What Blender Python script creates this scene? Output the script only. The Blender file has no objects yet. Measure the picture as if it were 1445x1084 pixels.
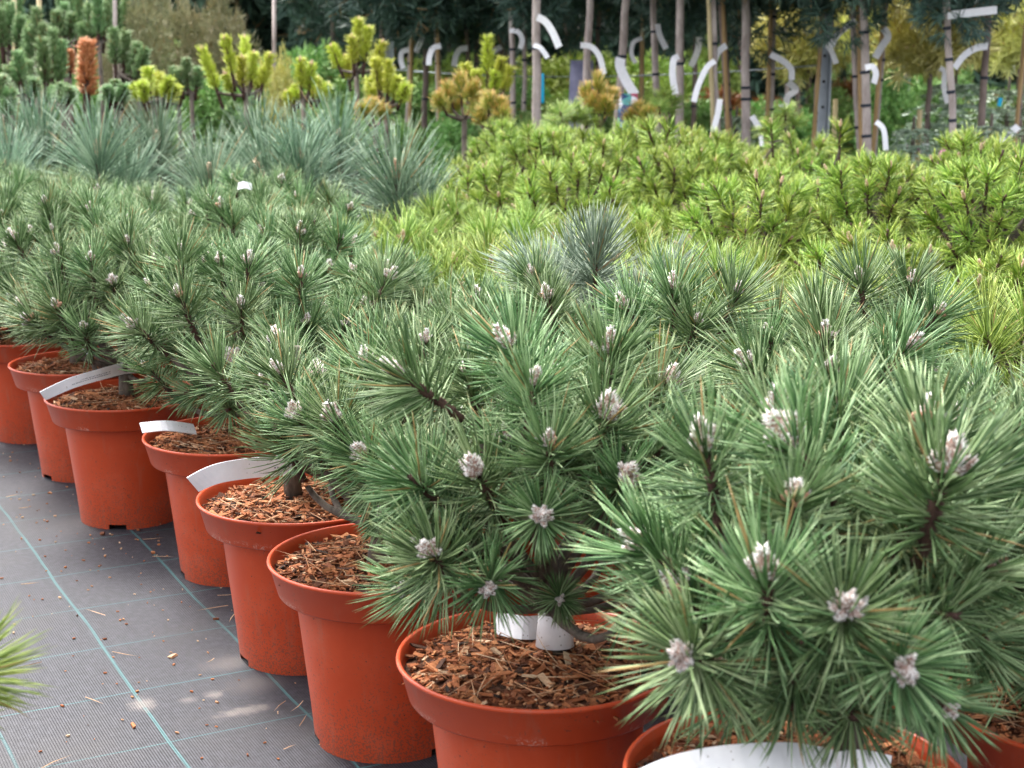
import bpy, math, random
import numpy as np
from mathutils import Vector, Quaternion, Matrix

# ------------------------------------------------------------------ camera, sky, sun, exposure
S = bpy.context.scene
COL = S.collection
F, CX, CY, YH, CAM_Z = 2170.0, 722.5, 542.0, 100.0, 0.79      # photo pixels (1445 wide)
PITCH = math.atan((CY - YH) / F)
cd = bpy.data.cameras.new("camera")
cam = bpy.data.objects.new("camera", cd); COL.objects.link(cam)
cd.sensor_width = 36.0; cd.lens = F / 1445.0 * 36.0
cd.clip_start = 0.05; cd.clip_end = 400.0
cam.location = (0, 0, CAM_Z); cam.rotation_euler = (math.pi / 2 - PITCH, 0, 0)
cd.dof.use_dof = True; cd.dof.focus_distance = 1.95; cd.dof.aperture_fstop = 11
S.camera = cam

W = bpy.data.worlds.new("World"); S.world = W; W.use_nodes = True
wn = W.node_tree; wn.nodes.clear()
sky = wn.nodes.new("ShaderNodeTexSky"); sky.sky_type = 'NISHITA'; sky.sun_disc = False
SUN_EL, SUN_AZ = math.radians(58), math.radians(-35)
sky.sun_elevation = SUN_EL; sky.sun_rotation = SUN_AZ
sky.air_density = 1.0; sky.dust_density = 4.0; sky.ozone_density = 1.0
hs = wn.nodes.new("ShaderNodeHueSaturation"); hs.inputs['Saturation'].default_value = 0.22
bg = wn.nodes.new("ShaderNodeBackground"); bg.inputs['Strength'].default_value = 0.15
wo = wn.nodes.new("ShaderNodeOutputWorld")
wn.links.new(sky.outputs[0], hs.inputs['Color']); wn.links.new(hs.outputs[0], bg.inputs['Color'])
wn.links.new(bg.outputs[0], wo.inputs['Surface'])
sd = bpy.data.lights.new("sun", 'SUN'); sd.energy = 1.5; sd.angle = math.radians(18); sd.color = (1, 0.965, 0.91)
sun = bpy.data.objects.new("sun", sd); COL.objects.link(sun)
sdir = Vector((math.sin(SUN_AZ) * math.cos(SUN_EL), math.cos(SUN_AZ) * math.cos(SUN_EL), math.sin(SUN_EL)))
sun.rotation_euler = sdir.to_track_quat('Z', 'Y').to_euler(); sun.location = sdir * 20
S.view_settings.view_transform = 'Standard'; S.view_settings.look = 'None'
S.view_settings.exposure = 2.13; S.view_settings.gamma = 1.0
S.view_settings.use_curve_mapping = False
S.render.engine = 'CYCLES'
S.cycles.max_bounces = 6; S.cycles.diffuse_bounces = 3; S.cycles.glossy_bounces = 2; S.cycles.transmission_bounces = 2
S.cycles.use_denoising = True

R = random.Random(7)

def ray(px, py):
    a = (px - CX) / F; b = (py - CY) / F
    return Vector((a, math.cos(PITCH) - b * math.sin(PITCH), -math.sin(PITCH) - b * math.cos(PITCH)))

def at(px, py, Y):
    r = ray(px, py); t = Y / r.y
    return Vector((r.x * t, Y, CAM_Z + r.z * t))

# ------------------------------------------------------------------ object helpers
def tag(o, label=None, cat=None, group=None, kind=None):
    if label: o['label'] = label
    if cat: o['category'] = cat
    if group: o['group'] = group
    if kind: o['kind'] = kind
    return o

def empty(name, loc, label, cat, group=None):
    o = bpy.data.objects.new(name, None); COL.objects.link(o); o.location = loc
    o.empty_display_size = 0.1
    return tag(o, label, cat, group)

def link(name, me, parent=None, loc=(0, 0, 0), rot=None, scale=1.0):
    o = bpy.data.objects.new(name, me); COL.objects.link(o)
    if parent: o.parent = parent
    o.location = loc
    if rot is not None:
        o.rotation_mode = 'QUATERNION'; o.rotation_quaternion = rot
    o.scale = (scale, scale, scale) if not hasattr(scale, '__len__') else scale
    return o

def zrot(d, roll=0.0):
    d = Vector(d).normalized()
    return d.to_track_quat('Z', 'Y') @ Quaternion((0, 0, 1), roll)

class MB:
    """collects vertices, faces, material slots and one colour per vertex, then becomes one mesh"""
    def __init__(s): s.v = []; s.f = []; s.m = []; s.c = []; s.n = 0
    def add(s, v, f, mi=0, c=None):
        v = np.asarray(v, float).reshape(-1, 3)
        s.v.append(v)
        for q in f: s.f.append([i + s.n for i in q]); s.m.append(mi)
        if c is None: c = np.tile((R.random(), 0, R.random(), 1), (len(v), 1))
        s.c.append(np.asarray(c, float)); s.n += len(v)
    def mesh(s, name, mats, smooth=True):
        me = bpy.data.meshes.new(name)
        V = np.concatenate(s.v) if s.v else np.zeros((0, 3))
        lens = np.array([len(q) for q in s.f], np.int32)
        starts = np.concatenate(([0], np.cumsum(lens)[:-1])).astype(np.int32)
        loops = np.fromiter((i for q in s.f for i in q), np.int32, int(lens.sum()))
        me.vertices.add(len(V)); me.vertices.foreach_set('co', V.astype(np.float32).ravel())
        me.loops.add(len(loops)); me.loops.foreach_set('vertex_index', loops)
        me.polygons.add(len(lens)); me.polygons.foreach_set('loop_start', starts)
        for m in mats: me.materials.append(m)
        me.polygons.foreach_set('material_index', np.array(s.m, np.int32))
        me.polygons.foreach_set('use_smooth', np.full(len(lens), smooth))
        a = me.color_attributes.new('var', 'FLOAT_COLOR', 'POINT')
        a.data.foreach_set('color', np.concatenate(s.c).astype(np.float32).ravel())
        me.update(calc_edges=True)
        return me
    # ---- shapes
    def tube(s, pts, rad, sides=7, mi=0, cap=True, rough=0.0, rr=None):
        pts = [Vector(p) for p in pts]; n = len(pts); vs = []
        t0 = (pts[1] - pts[0]).normalized()
        ref = Vector((1, 0, 0)) if abs(t0.x) < .8 else Vector((0, 1, 0))
        for i, p in enumerate(pts):
            t = (pts[min(i + 1, n - 1)] - pts[max(i - 1, 0)]).normalized()
            x = (ref - t * ref.dot(t)).normalized(); y = t.cross(x); ref = x
            for k in range(sides):
                a = 2 * math.pi * k / sides
                r = rad[i] * (1 + (rr or R).uniform(-rough, rough))
                vs.append(p + x * (math.cos(a) * r) + y * (math.sin(a) * r))
        fs = [[i * sides + k, i * sides + (k + 1) % sides, (i + 1) * sides + (k + 1) % sides, (i + 1) * sides + k]
              for i in range(n - 1) for k in range(sides)]
        if cap:
            fs.append(list(range(sides))[::-1]); fs.append([(n - 1) * sides + k for k in range(sides)])
        s.add(vs, fs, mi)
    def lathe(s, prof, sides=64, mi=0, skip=None, close=False):
        vs = [(r * math.cos(2 * math.pi * k / sides), r * math.sin(2 * math.pi * k / sides), z) for r, z in prof for k in range(sides)]
        fs = []
        for i in range(len(prof) - 1):
            for k in range(sides):
                if skip and skip(i, k): continue
                fs.append([i * sides + k, i * sides + (k + 1) % sides, (i + 1) * sides + (k + 1) % sides, (i + 1) * sides + k])
        if close: fs.append([(len(prof) - 1) * sides + k for k in range(sides)])
        s.add(vs, fs, mi)
    def box(s, M, c=None, mi=0, jag=0.0, rr=R):
        vs = []
        for x in (-.5, .5):
            for y in (-.5, .5):
                for z in (-.5, .5):
                    vs.append(M @ Vector((x * (1 + rr.uniform(-jag, jag)), y * (1 + rr.uniform(-jag, jag)), z)))
        fs = [[0, 1, 3, 2], [4, 6, 7, 5], [0, 4, 5, 1], [2, 3, 7, 6], [0, 2, 6, 4], [1, 5, 7, 3]]
        s.add(vs, fs, mi, np.tile(c, (8, 1)) if c is not None else None)
    def needles(s, P, D, L, Wd, bend, segs=3, sides=3, mi=0, rnd=None):
        """tapering needles: bases P, unit directions D, lengths L, widths Wd, bend = sideways drift of the tip (vectors)"""
        P = np.asarray(P, float); D = np.asarray(D, float); N = len(P)
        L = np.broadcast_to(L, (N,)).reshape(N, 1); Wd = np.broadcast_to(Wd, (N,)).reshape(N, 1)
        bend = np.asarray(bend, float)
        ref = np.tile((0.31, 0.52, 0.79), (N, 1)); X = np.cross(D, ref); X /= np.linalg.norm(X, axis=1, keepdims=True) + 1e-9
        Y = np.cross(D, X)
        ts = [0.0] + [(i + 1) / segs for i in range(segs)]
        ws = [0.75] + [1.0] * (segs - 2) + [0.85, 0.0] if segs >= 2 else [1.0, 0.0]
        rnd = np.random.RandomState(R.randrange(1 << 30)).rand(N) if rnd is None else rnd
        rnd2 = np.random.RandomState(R.randrange(1 << 30)).rand(N)
        rows = []; cols = []
        for i, t in enumerate(ts):
            C = P + D * L * t + bend * (t * t)
            kk = sides if i < segs else 1
            for k in range(kk):
                a = 2 * math.pi * k / sides
                rows.append(C + (X * math.cos(a) + Y * math.sin(a)) * Wd * 0.5 * ws[i] if kk > 1 else C)
                cols.append(np.stack([rnd, np.full(N, t), rnd2, np.ones(N)], 1))
        M = len(rows)
        V = np.stack(rows, 1).reshape(-1, 3); Cc = np.stack(cols, 1).reshape(-1, 4)
        local = []
        for i in range(segs - 1):
            for k in range(sides):
                local.append([i * sides + k, i * sides + (k + 1) % sides, (i + 1) * sides + (k + 1) % sides, (i + 1) * sides + k])
        b = (segs - 1) * sides
        for k in range(sides): local.append([b + k, b + (k + 1) % sides, M - 1])
        fs = [[j * M + q for q in l] for j in range(N) for l in local]
        s.add(V, fs, mi, Cc)
    def blades(s, P, D, L, Wd, mi=0, rnd=None):
        """flat tapering triangles for far foliage"""
        P = np.asarray(P, float); D = np.asarray(D, float); N = len(P); g = np.random.RandomState(R.randrange(1 << 30))
        L = np.broadcast_to(L, (N,)).reshape(N, 1); Wd = np.broadcast_to(Wd, (N,)).reshape(N, 1)
        ref = g.randn(N, 3); X = np.cross(D, ref); X /= np.linalg.norm(X, axis=1, keepdims=True) + 1e-9
        V = np.stack([P - X * Wd * .35, P + X * Wd * .35, P + D * L * .55 + X * Wd * .5, P + D * L, P + D * L * .55 - X * Wd * .5], 1).reshape(-1, 3)
        rnd = g.rand(N) if rnd is None else rnd
        c = np.stack([rnd, np.zeros(N), g.rand(N), np.ones(N)], 1)
        C = np.repeat(c, 5, 0); C[3::5, 1] = 1; C[2::5, 1] = .55; C[4::5, 1] = .55
        s.add(V, [[j * 5 + q for q in (0, 1, 2, 3, 4)] for j in range(N)], mi, C)

# ------------------------------------------------------------------ materials
def mat(name, rough=0.5, spec=0.5):
    m = bpy.data.materials.new(name); m.use_nodes = True
    nt = m.node_tree; b = nt.nodes['Principled BSDF']
    b.inputs['Roughness'].default_value = rough; b.inputs['Specular IOR Level'].default_value = spec
    return m, nt, b

def node(nt, typ, **kw):
    n = nt.nodes.new(typ)
    for k, v in kw.items():
        if k in n.inputs: n.inputs[k].default_value = v
        else: setattr(n, k, v)
    return n

def ramp(nt, fac, stops, interp='LINEAR'):
    r = nt.nodes.new("ShaderNodeValToRGB"); r.color_ramp.interpolation = interp
    e = r.color_ramp.elements
    while len(e) < len(stops): e.new(0.5)
    for el, (p, c) in zip(e, stops): el.position = p; el.color = (*c, 1)
    nt.links.new(fac, r.inputs[0]); return r.outputs[0]

def mixc(nt, fac, a, b, mode='MIX'):
    m = nt.nodes.new("ShaderNodeMix"); m.data_type = 'RGBA'; m.blend_type = mode
    for sock, v in ((m.inputs[0], fac), (m.inputs[6], a), (m.inputs[7], b)):
        if hasattr(v, 'links'): nt.links.new(v, sock)
        elif isinstance(v, (int, float)): sock.default_value = v
        else: sock.default_value = (*v, 1)
    return m.outputs[2]

def math_(nt, op, a, b=None, c=None):
    m = nt.nodes.new("ShaderNodeMath"); m.operation = op
    for sock, v in zip(m.inputs, (a, b, c)):
        if v is None: continue
        if hasattr(v, 'links'): nt.links.new(v, sock)
        else: sock.default_value = v
    return m.outputs[0]

def needle_mat(name, dark, mid, pale, tip, rough=0.52, tip_at=0.9, spec=0.36, trans=0.0):
    m, nt, b = mat(name, rough, spec)
    a = node(nt, "ShaderNodeAttribute", attribute_name='var')
    sep = nt.nodes.new("ShaderNodeSeparateColor"); nt.links.new(a.outputs['Color'], sep.inputs[0])
    c = ramp(nt, sep.outputs[0], [(0.0, dark), (0.5, mid), (1.0, pale)])
    oi = nt.nodes.new("ShaderNodeObjectInfo")
    h = nt.nodes.new("ShaderNodeHueSaturation")
    nt.links.new(c, h.inputs['Color'])
    nt.links.new(math_(nt, 'MULTIPLY_ADD', oi.outputs['Random'], 0.035, 0.482), h.inputs['Hue'])
    nt.links.new(math_(nt, 'MULTIPLY_ADD', oi.outputs['Random'], 0.3, 0.86), h.inputs['Value'])
    tf = math_(nt, 'MULTIPLY', math_(nt, 'SMOOTH_MIN', math_(nt, 'MAXIMUM', math_(nt, 'MULTIPLY', math_(nt, 'SUBTRACT', sep.outputs[1], tip_at), 1 / (1.001 - tip_at)), 0.0), 1.0, 0.1), sep.outputs[2])
    dead = math_(nt, 'GREATER_THAN', sep.outputs[2], .978)
    nt.links.new(mixc(nt, math_(nt, 'MULTIPLY', dead, .85), mixc(nt, tf, h.outputs[0], tip), (.34, .20, .075)), b.inputs['Base Color'])
    if trans:
        b.inputs['Subsurface Weight'].default_value = 0.0
    return m

M = {}
M['nigra'] = needle_mat('pine_needle_dark', (0.038, 0.09, 0.03), (0.126, 0.22, 0.078), (0.33, 0.435, 0.225), (0.48, 0.45, 0.14))
M['grey'] = needle_mat('pine_needle_grey', (0.1, 0.155, 0.105), (0.195, 0.265, 0.19), (0.36, 0.44, 0.33), (0.4, 0.42, 0.25))
M['green'] = needle_mat('pine_needle_bright', (0.075, 0.14, 0.02), (0.21, 0.32, 0.05), (0.4, 0.49, 0.12), (0.5, 0.46, 0.14))
M['mugo'] = needle_mat('pine_needle_mugo', (0.07, 0.14, 0.012), (0.21, 0.325, 0.038), (0.41, 0.51, 0.09), (0.5, 0.5, 0.13))
M['blue'] = needle_mat('pine_needle_blue', (0.07, 0.135, 0.085), (0.155, 0.255, 0.155), (0.31, 0.41, 0.28), (0.4, 0.42, 0.28))
M['lime'] = needle_mat('pine_needle_lime', (0.28, 0.34, 0.02), (0.44, 0.51, 0.04), (0.58, 0.63, 0.1), (0.66, 0.6, 0.18))
M['candle'] = needle_mat('pine_needle_candle', (0.07, 0.14, 0.05), (0.14, 0.25, 0.085), (0.24, 0.36, 0.15), (0.4, 0.38, 0.14))
M['rust'] = needle_mat('pine_needle_rust', (0.34, 0.105, 0.04), (0.48, 0.165, 0.065), (0.56, 0.25, 0.11), (0.6, 0.36, 0.17))
M['orange'] = needle_mat('pine_needle_orange', (0.13, 0.19, 0.025), (0.24, 0.29, 0.04), (0.36, 0.36, 0.06), (0.62, 0.2, 0.05), tip_at=.4)
M['crown'] = needle_mat('needle_dark_crown', (0.028, 0.062, 0.048), (0.055, 0.108, 0.08), (0.1, 0.17, 0.12), (0.12, 0.17, 0.11))
M['gold'] = needle_mat('needle_gold', (0.46, 0.46, 0.13), (0.64, 0.62, 0.2), (0.78, 0.75, 0.34), (0.8, 0.78, 0.4))
M['leaf'] = needle_mat('shrub_leaf', (0.11, 0.22, 0.06), (0.21, 0.38, 0.11), (0.36, 0.5, 0.18), (0.36, 0.5, 0.18), rough=.5)
M['limeleaf'] = needle_mat('shrub_leaf_lime', (0.15, 0.23, 0.04), (0.26, 0.36, 0.07), (0.4, 0.48, 0.12), (0.4, 0.5, 0.15), rough=.5)
M['redleaf'] = needle_mat('shrub_leaf_red', (0.07, 0.11, 0.03), (0.26, 0.11, 0.04), (0.42, 0.14, 0.06), (0.45, 0.16, 0.06), rough=.5)
M['fir'] = needle_mat('fir_silver', (0.16, 0.23, 0.15), (0.28, 0.36, 0.25), (0.46, 0.54, 0.42), (0.5, 0.58, 0.46), rough=.5)
M['olive'] = needle_mat('needle_olive', (0.18, 0.19, 0.09), (0.29, 0.28, 0.15), (0.4, 0.34, 0.21), (0.46, 0.33, 0.18), rough=.6)
M['fardark'] = needle_mat('far_tree_leaf', (0.03, 0.062, 0.042), (0.06, 0.112, 0.072), (0.11, 0.18, 0.11), (0.12, 0.18, 0.1), rough=.6)

def bark_mat(name, c0, c1, scale, bump=0.4):
    m, nt, b = mat(name, 0.85, 0.25)
    tc = nt.nodes.new("ShaderNodeTexCoord"); mp = node(nt, "ShaderNodeMapping"); mp.inputs['Scale'].default_value = (1, 1, .35)
    nt.links.new(tc.outputs['Object'], mp.inputs[0])
    n = node(nt, "ShaderNodeTexNoise", Scale=scale, Detail=5.0, Roughness=0.65); nt.links.new(mp.outputs[0], n.inputs['Vector'])
    nt.links.new(ramp(nt, n.outputs[0], [(.32, c0), (.68, c1)]), b.inputs['Base Color'])
    bp = node(nt, "ShaderNodeBump", Strength=bump, Distance=0.004); nt.links.new(n.outputs[0], bp.inputs['Height'])
    nt.links.new(bp.outputs[0], b.inputs['Normal']); return m
M['twig'] = bark_mat('twig_bark', (.030, .017, .013), (.105, .055, .042), 260)
M['bark'] = bark_mat('pine_bark', (.050, .040, .034), (.19, .155, .125), 70)
M['stem'] = bark_mat('standard_stem_bark', (.25, .20, .18), (.54, .46, .43), 22, .3)
M['stemdark'] = bark_mat('dark_stem_bark', (.12, .09, .08), (.28, .21, .185), 22, .3)
M['cane'] = bark_mat('bamboo_cane', (.30, .19, .085), (.50, .34, .17), 14, .1)
M['palecane'] = bark_mat('pale_cane', (.42, .33, .17), (.60, .50, .30), 14, .1)

def bud_mat(name, stops, scale):
    m, nt, b = mat(name, 0.75, 0.25)
    tc = nt.nodes.new("ShaderNodeTexCoord")
    v = node(nt, "ShaderNodeTexVoronoi", Scale=scale); nt.links.new(tc.outputs['Object'], v.inputs['Vector'])
    n = node(nt, "ShaderNodeTexNoise", Scale=scale * .35, Detail=3.0); nt.links.new(tc.outputs['Object'], n.inputs['Vector'])
    f = math_(nt, 'ADD', math_(nt, 'MULTIPLY', v.outputs['Color'], 0.55), math_(nt, 'MULTIPLY', n.outputs[0], 0.5))
    nt.links.new(ramp(nt, f, stops), b.inputs['Base Color'])
    bp = node(nt, "ShaderNodeBump", Strength=0.8, Distance=0.0015); nt.links.new(v.outputs['Distance'], bp.inputs['Height'])
    nt.links.new(bp.outputs[0], b.inputs['Normal']); return m
M['bud'] = bud_mat('bud_white_pink', [(.15, (.10, .042, .034)), (.4, (.30, .17, .14)), (.65, (.50, .36, .31)), (.9, (.66, .54, .48))], 560)
M['scale'] = bud_mat('bud_scale_pale', [(.2, (.50, .38, .35)), (.42, (.76, .68, .64)), (.75, (.90, .87, .84))], 300)
M['scalered'] = bud_mat('bud_scale_red', [(.2, (.38, .20, .12)), (.45, (.56, .38, .26)), (.8, (.74, .60, .47))], 300)
M['budred'] = bud_mat('bud_red_brown', [(.15, (.16, .055, .032)), (.5, (.40, .16, .095)), (.85, (.60, .36, .25))], 620)
M['budtan'] = bud_mat('bud_tan', [(.15, (.28, .15, .08)), (.5, (.52, .33, .20)), (.85, (.74, .58, .42))], 500)
M['cone'] = bud_mat('young_cone', [(.15, (.20, .09, .055)), (.5, (.42, .22, .15)), (.85, (.52, .33, .24))], 500)

# terracotta coloured plastic
m, nt, b = mat('terracotta_plastic', 0.42, 0.32); M['pot'] = m
tc = nt.nodes.new("ShaderNodeTexCoord"); oi = nt.nodes.new("ShaderNodeObjectInfo")
off = node(nt, "ShaderNodeVectorMath", operation='ADD'); nt.links.new(tc.outputs['Object'], off.inputs[0])
cmb = nt.nodes.new("ShaderNodeCombineXYZ")
for i in range(3): nt.links.new(math_(nt, 'MULTIPLY', oi.outputs['Random'], 37.0 + i * 11), cmb.inputs[i])
nt.links.new(cmb.outputs[0], off.inputs[1]); vec = off.outputs[0]
n1 = node(nt, "ShaderNodeTexNoise", Scale=14.0, Detail=6.0, Roughness=0.7); nt.links.new(vec, n1.inputs['Vector'])
n2 = node(nt, "ShaderNodeTexNoise", Scale=420.0, Detail=2.0); nt.links.new(vec, n2.inputs['Vector'])
n3 = node(nt, "ShaderNodeTexVoronoi", Scale=75.0); nt.links.new(vec, n3.inputs['Vector'])
base = ramp(nt, n1.outputs[0], [(.3, (.40, .049, .014)), (.7, (.47, .064, .019))])
sepx = nt.nodes.new("ShaderNodeSeparateXYZ"); nt.links.new(tc.outputs['Object'], sepx.inputs[0])
low = ramp(nt, sepx.outputs[2], [(0.0, (1, 1, 1)), (.055, (.45, .45, .45)), (.14, (0, 0, 0))])          # splashed soil, dense at the foot
dirt = math_(nt, 'MULTIPLY', math_(nt, 'GREATER_THAN', math_(nt, 'MULTIPLY_ADD', low, 0.17, n2.outputs[0]), 0.66), math_(nt, 'GREATER_THAN', math_(nt, 'ADD', n1.outputs[0], math_(nt, 'MULTIPLY', low, .25)), 0.5))
c = mixc(nt, math_(nt, 'MULTIPLY', dirt, 0.6), base, (.10, .055, .04))
dust = ramp(nt, n1.outputs[0], [(.52, (0, 0, 0)), (.75, (.5, .5, .5))])
c = mixc(nt, math_(nt, 'MULTIPLY', dust, .26), c, (.36, .20, .15))
mpz = node(nt, "ShaderNodeMapping"); mpz.inputs['Scale'].default_value = (55, 55, 5); nt.links.new(vec, mpz.inputs[0])
n4 = node(nt, "ShaderNodeTexNoise", Scale=1.0, Detail=5.0, Roughness=.7); nt.links.new(mpz.outputs[0], n4.inputs['Vector'])
c = mixc(nt, math_(nt, 'MULTIPLY', ramp(nt, n4.outputs[0], [(.56, (0, 0, 0)), (.74, (1, 1, 1))]), .40), c, (.30, .13, .085))
edge = ramp(nt, math_(nt, 'ABSOLUTE', math_(nt, 'SUBTRACT', sepx.outputs[2], .189)), [(.0, (1, 1, 1)), (.006, (0, 0, 0))])
scuff = math_(nt, 'MULTIPLY', edge, ramp(nt, n2.outputs[0], [(.5, (0, 0, 0)), (.6, (1, 1, 1))]))
c = mixc(nt, math_(nt, 'MULTIPLY', scuff, math_(nt, 'MULTIPLY', math_(nt, 'GREATER_THAN', n1.outputs[0], .52), .7)), c, (.62, .36, .29))
spots = math_(nt, 'LESS_THAN', n3.outputs['Distance'], 0.085)
spots = math_(nt, 'MULTIPLY', spots, math_(nt, 'GREATER_THAN', n1.outputs[0], .50))
c = mixc(nt, math_(nt, 'MULTIPLY', spots, .75), c, (.05, .03, .025))
nt.links.new(c, b.inputs['Base Color'])
nt.links.new(math_(nt, 'MULTIPLY_ADD', n1.outputs[0], 0.3, 0.22), b.inputs['Roughness'])
bp = node(nt, "ShaderNodeBump", Strength=0.12, Distance=0.002); nt.links.new(n1.outputs[0], bp.inputs['Height']); nt.links.new(bp.outputs[0], b.inputs['Normal'])

m, nt, b = mat('black_plastic', 0.5, 0.4); M['blackpot'] = m; b.inputs['Base Color'].default_value = (.018, .018, .02, 1)
m, nt, b = mat('tie_band', 0.6, 0.3); M['tie'] = m; b.inputs['Base Color'].default_value = (.02, .025, .04, 1)
m, nt, b = mat('galvanised_steel', 0.42, 0.5); M['steel'] = m; b.inputs['Metallic'].default_value = .65
tc = nt.nodes.new("ShaderNodeTexCoord"); n = node(nt, "ShaderNodeTexNoise", Scale=9.0, Detail=4.0); nt.links.new(tc.outputs['Object'], n.inputs['Vector'])
nt.links.new(ramp(nt, n.outputs[0], [(.3, (.30, .33, .38)), (.7, (.48, .52, .57))]), b.inputs['Base Color'])

# soil and bark chips
m, nt, b = mat('potting_soil', 0.95, 0.15); M['soil'] = m
tc = nt.nodes.new("ShaderNodeTexCoord"); n = node(nt, "ShaderNodeTexNoise", Scale=160.0, Detail=6.0, Roughness=.75); nt.links.new(tc.outputs['Object'], n.inputs['Vector'])
n2 = node(nt, "ShaderNodeTexNoise", Scale=14.0, Detail=2.0); nt.links.new(tc.outputs['Object'], n2.inputs['Vector'])
c = ramp(nt, n.outputs[0], [(.30, (.020, .014, .011)), (.52, (.10, .050, .032)), (.72, (.26, .12, .07))])
c = mixc(nt, ramp(nt, n2.outputs[0], [(.45, (0, 0, 0)), (.62, (1, 1, 1))]), c, (.27, .082, .036))
nt.links.new(c, b.inputs['Base Color'])
bp = node(nt, "ShaderNodeBump", Strength=1.0, Distance=0.006); nt.links.new(n.outputs[0], bp.inputs['Height']); nt.links.new(bp.outputs[0], b.inputs['Normal'])
m, nt, b = mat('bark_chip', 0.85, 0.2); M['chip'] = m
a = node(nt, "ShaderNodeAttribute", attribute_name='var'); sep = nt.nodes.new("ShaderNodeSeparateColor"); nt.links.new(a.outputs['Color'], sep.inputs[0])
c = ramp(nt, sep.outputs[0], [(0, (.025, .016, .012)), (.25, (.13, .048, .024)), (.5, (.34, .112, .044)), (.75, (.47, .20, .085)), (1, (.60, .42, .27))])
tc = nt.nodes.new("ShaderNodeTexCoord"); n = node(nt, "ShaderNodeTexNoise", Scale=300.0, Detail=3.0); nt.links.new(tc.outputs['Object'], n.inputs['Vector'])
nt.links.new(mixc(nt, .55, c, ramp(nt, n.outputs[0], [(.3, (.35, .35, .35)), (.7, (1, 1, 1))]), 'MULTIPLY'), b.inputs['Base Color'])

m, nt, b = mat('paper_tag', 0.5, 0.4); M['paper'] = m
tc = nt.nodes.new("ShaderNodeTexCoord"); n = node(nt, "ShaderNodeTexNoise", Scale=40.0, Detail=5.0, Roughness=.7); nt.links.new(tc.outputs['Object'], n.inputs['Vector'])
v = node(nt, "ShaderNodeTexVoronoi", Scale=130.0); nt.links.new(tc.outputs['Object'], v.inputs['Vector'])
c = ramp(nt, n.outputs[0], [(.3, (.78, .77, .80)), (.7, (.90, .89, .92))])
c = mixc(nt, math_(nt, 'MULTIPLY', math_(nt, 'LESS_THAN', v.outputs['Distance'], .11), .6), c, (.15, .10, .07))
nt.links.new(c, b.inputs['Base Color'])
m, nt, b = mat('printing_ink', 0.6, 0.3); M['ink'] = m; b.inputs['Base Color'].default_value = (.22, .22, .27, 1)
m, nt, b = mat('pink_tape', 0.45, 0.4); M['pink'] = m; b.inputs['Base Color'].default_value = (.62, .09, .42, 1)
m, nt, b = mat('cyan_clip', 0.4, 0.4); M['cyan'] = m; b.inputs['Base Color'].default_value = (.0, .42, .72, 1)
m, nt, b = mat('lilac_sheet', 0.6, 0.3); M['lilac'] = m
tc = nt.nodes.new("ShaderNodeTexCoord"); n = node(nt, "ShaderNodeTexNoise", Scale=12.0, Detail=3.0); nt.links.new(tc.outputs['Object'], n.inputs['Vector'])
nt.links.new(ramp(nt, n.outputs[0], [(.35, (.17, .17, .27)), (.65, (.30, .29, .42))]), b.inputs['Base Color'])
m, nt, b = mat('patterned_sack', 0.45, 0.4); M['sack'] = m
tc = nt.nodes.new("ShaderNodeTexCoord"); v = node(nt, "ShaderNodeTexVoronoi", Scale=24.0); nt.links.new(tc.outputs['Object'], v.inputs['Vector'])
sep = nt.nodes.new("ShaderNodeSeparateColor"); nt.links.new(v.outputs['Color'], sep.inputs[0])
nt.links.new(ramp(nt, sep.outputs[0], [(0, (.03, .06, .16)), (.3, (.10, .24, .42)), (.52, (.10, .32, .30)), (.66, (.72, .75, .80)), (.93, (.45, .10, .16))], 'CONSTANT'), b.inputs['Base Color'])

# woven ground cover with its teal marker lines
m, nt, b = mat('woven_ground_cover', 0.6, 0.35); M['mat'] = m
tc = nt.nodes.new("ShaderNodeTexCoord"); co = tc.outputs['Object']
sx = nt.nodes.new("ShaderNodeSeparateXYZ"); nt.links.new(co, sx.inputs[0]); X, Y = sx.outputs[0], sx.outputs[1]
wob = node(nt, "ShaderNodeTexNoise", Scale=3.0, Detail=2.0); nt.links.new(co, wob.inputs['Vector'])
wb = math_(nt, 'MULTIPLY', math_(nt, 'SUBTRACT', wob.outputs[0], .5), .016)
def stripe(axis, phase, period, half):
    d = math_(nt, 'PINGPONG', math_(nt, 'ADD', math_(nt, 'ADD', axis, -phase + period * 100), wb), period / 2)
    return math_(nt, 'LESS_THAN', d, half)
thick = stripe(X, .438, .1745, .0021); thin = stripe(Y, 1.718, .173, .0015)
fine = node(nt, "ShaderNodeTexNoise", Scale=90.0, Detail=6.0, Roughness=.7); nt.links.new(co, fine.inputs['Vector'])
big = node(nt, "ShaderNodeTexNoise", Scale=3.2, Detail=6.0, Roughness=.65); nt.links.new(co, big.inputs['Vector'])
weave = node(nt, "ShaderNodeTexWave", Scale=96.0, Distortion=1.2); weave.bands_direction = 'X'; weave.inputs['Detail Scale'].default_value = 8.0; nt.links.new(co, weave.inputs['Vector'])
weave2 = node(nt, "ShaderNodeTexWave", Scale=130.0, Distortion=.6); weave2.bands_direction = 'Y'; nt.links.new(co, weave2.inputs['Vector'])
wv = math_(nt, 'ADD', math_(nt, 'MULTIPLY', weave.outputs[1], .65), math_(nt, 'MULTIPLY', weave2.outputs[1], .35))
c = ramp(nt, wv, [(.1, (.0098, .0099, .0145)), (.85, (.0205, .0206, .0295))])
c = mixc(nt, ramp(nt, fine.outputs[0], [(.44, (0, 0, 0)), (.66, (.9, .9, .9))]), c, (.044, .044, .055))
c = mixc(nt, ramp(nt, big.outputs[0], [(.46, (0, 0, 0)), (.70, (.8, .8, .8))]), c, (.033, .030, .031))
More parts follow.
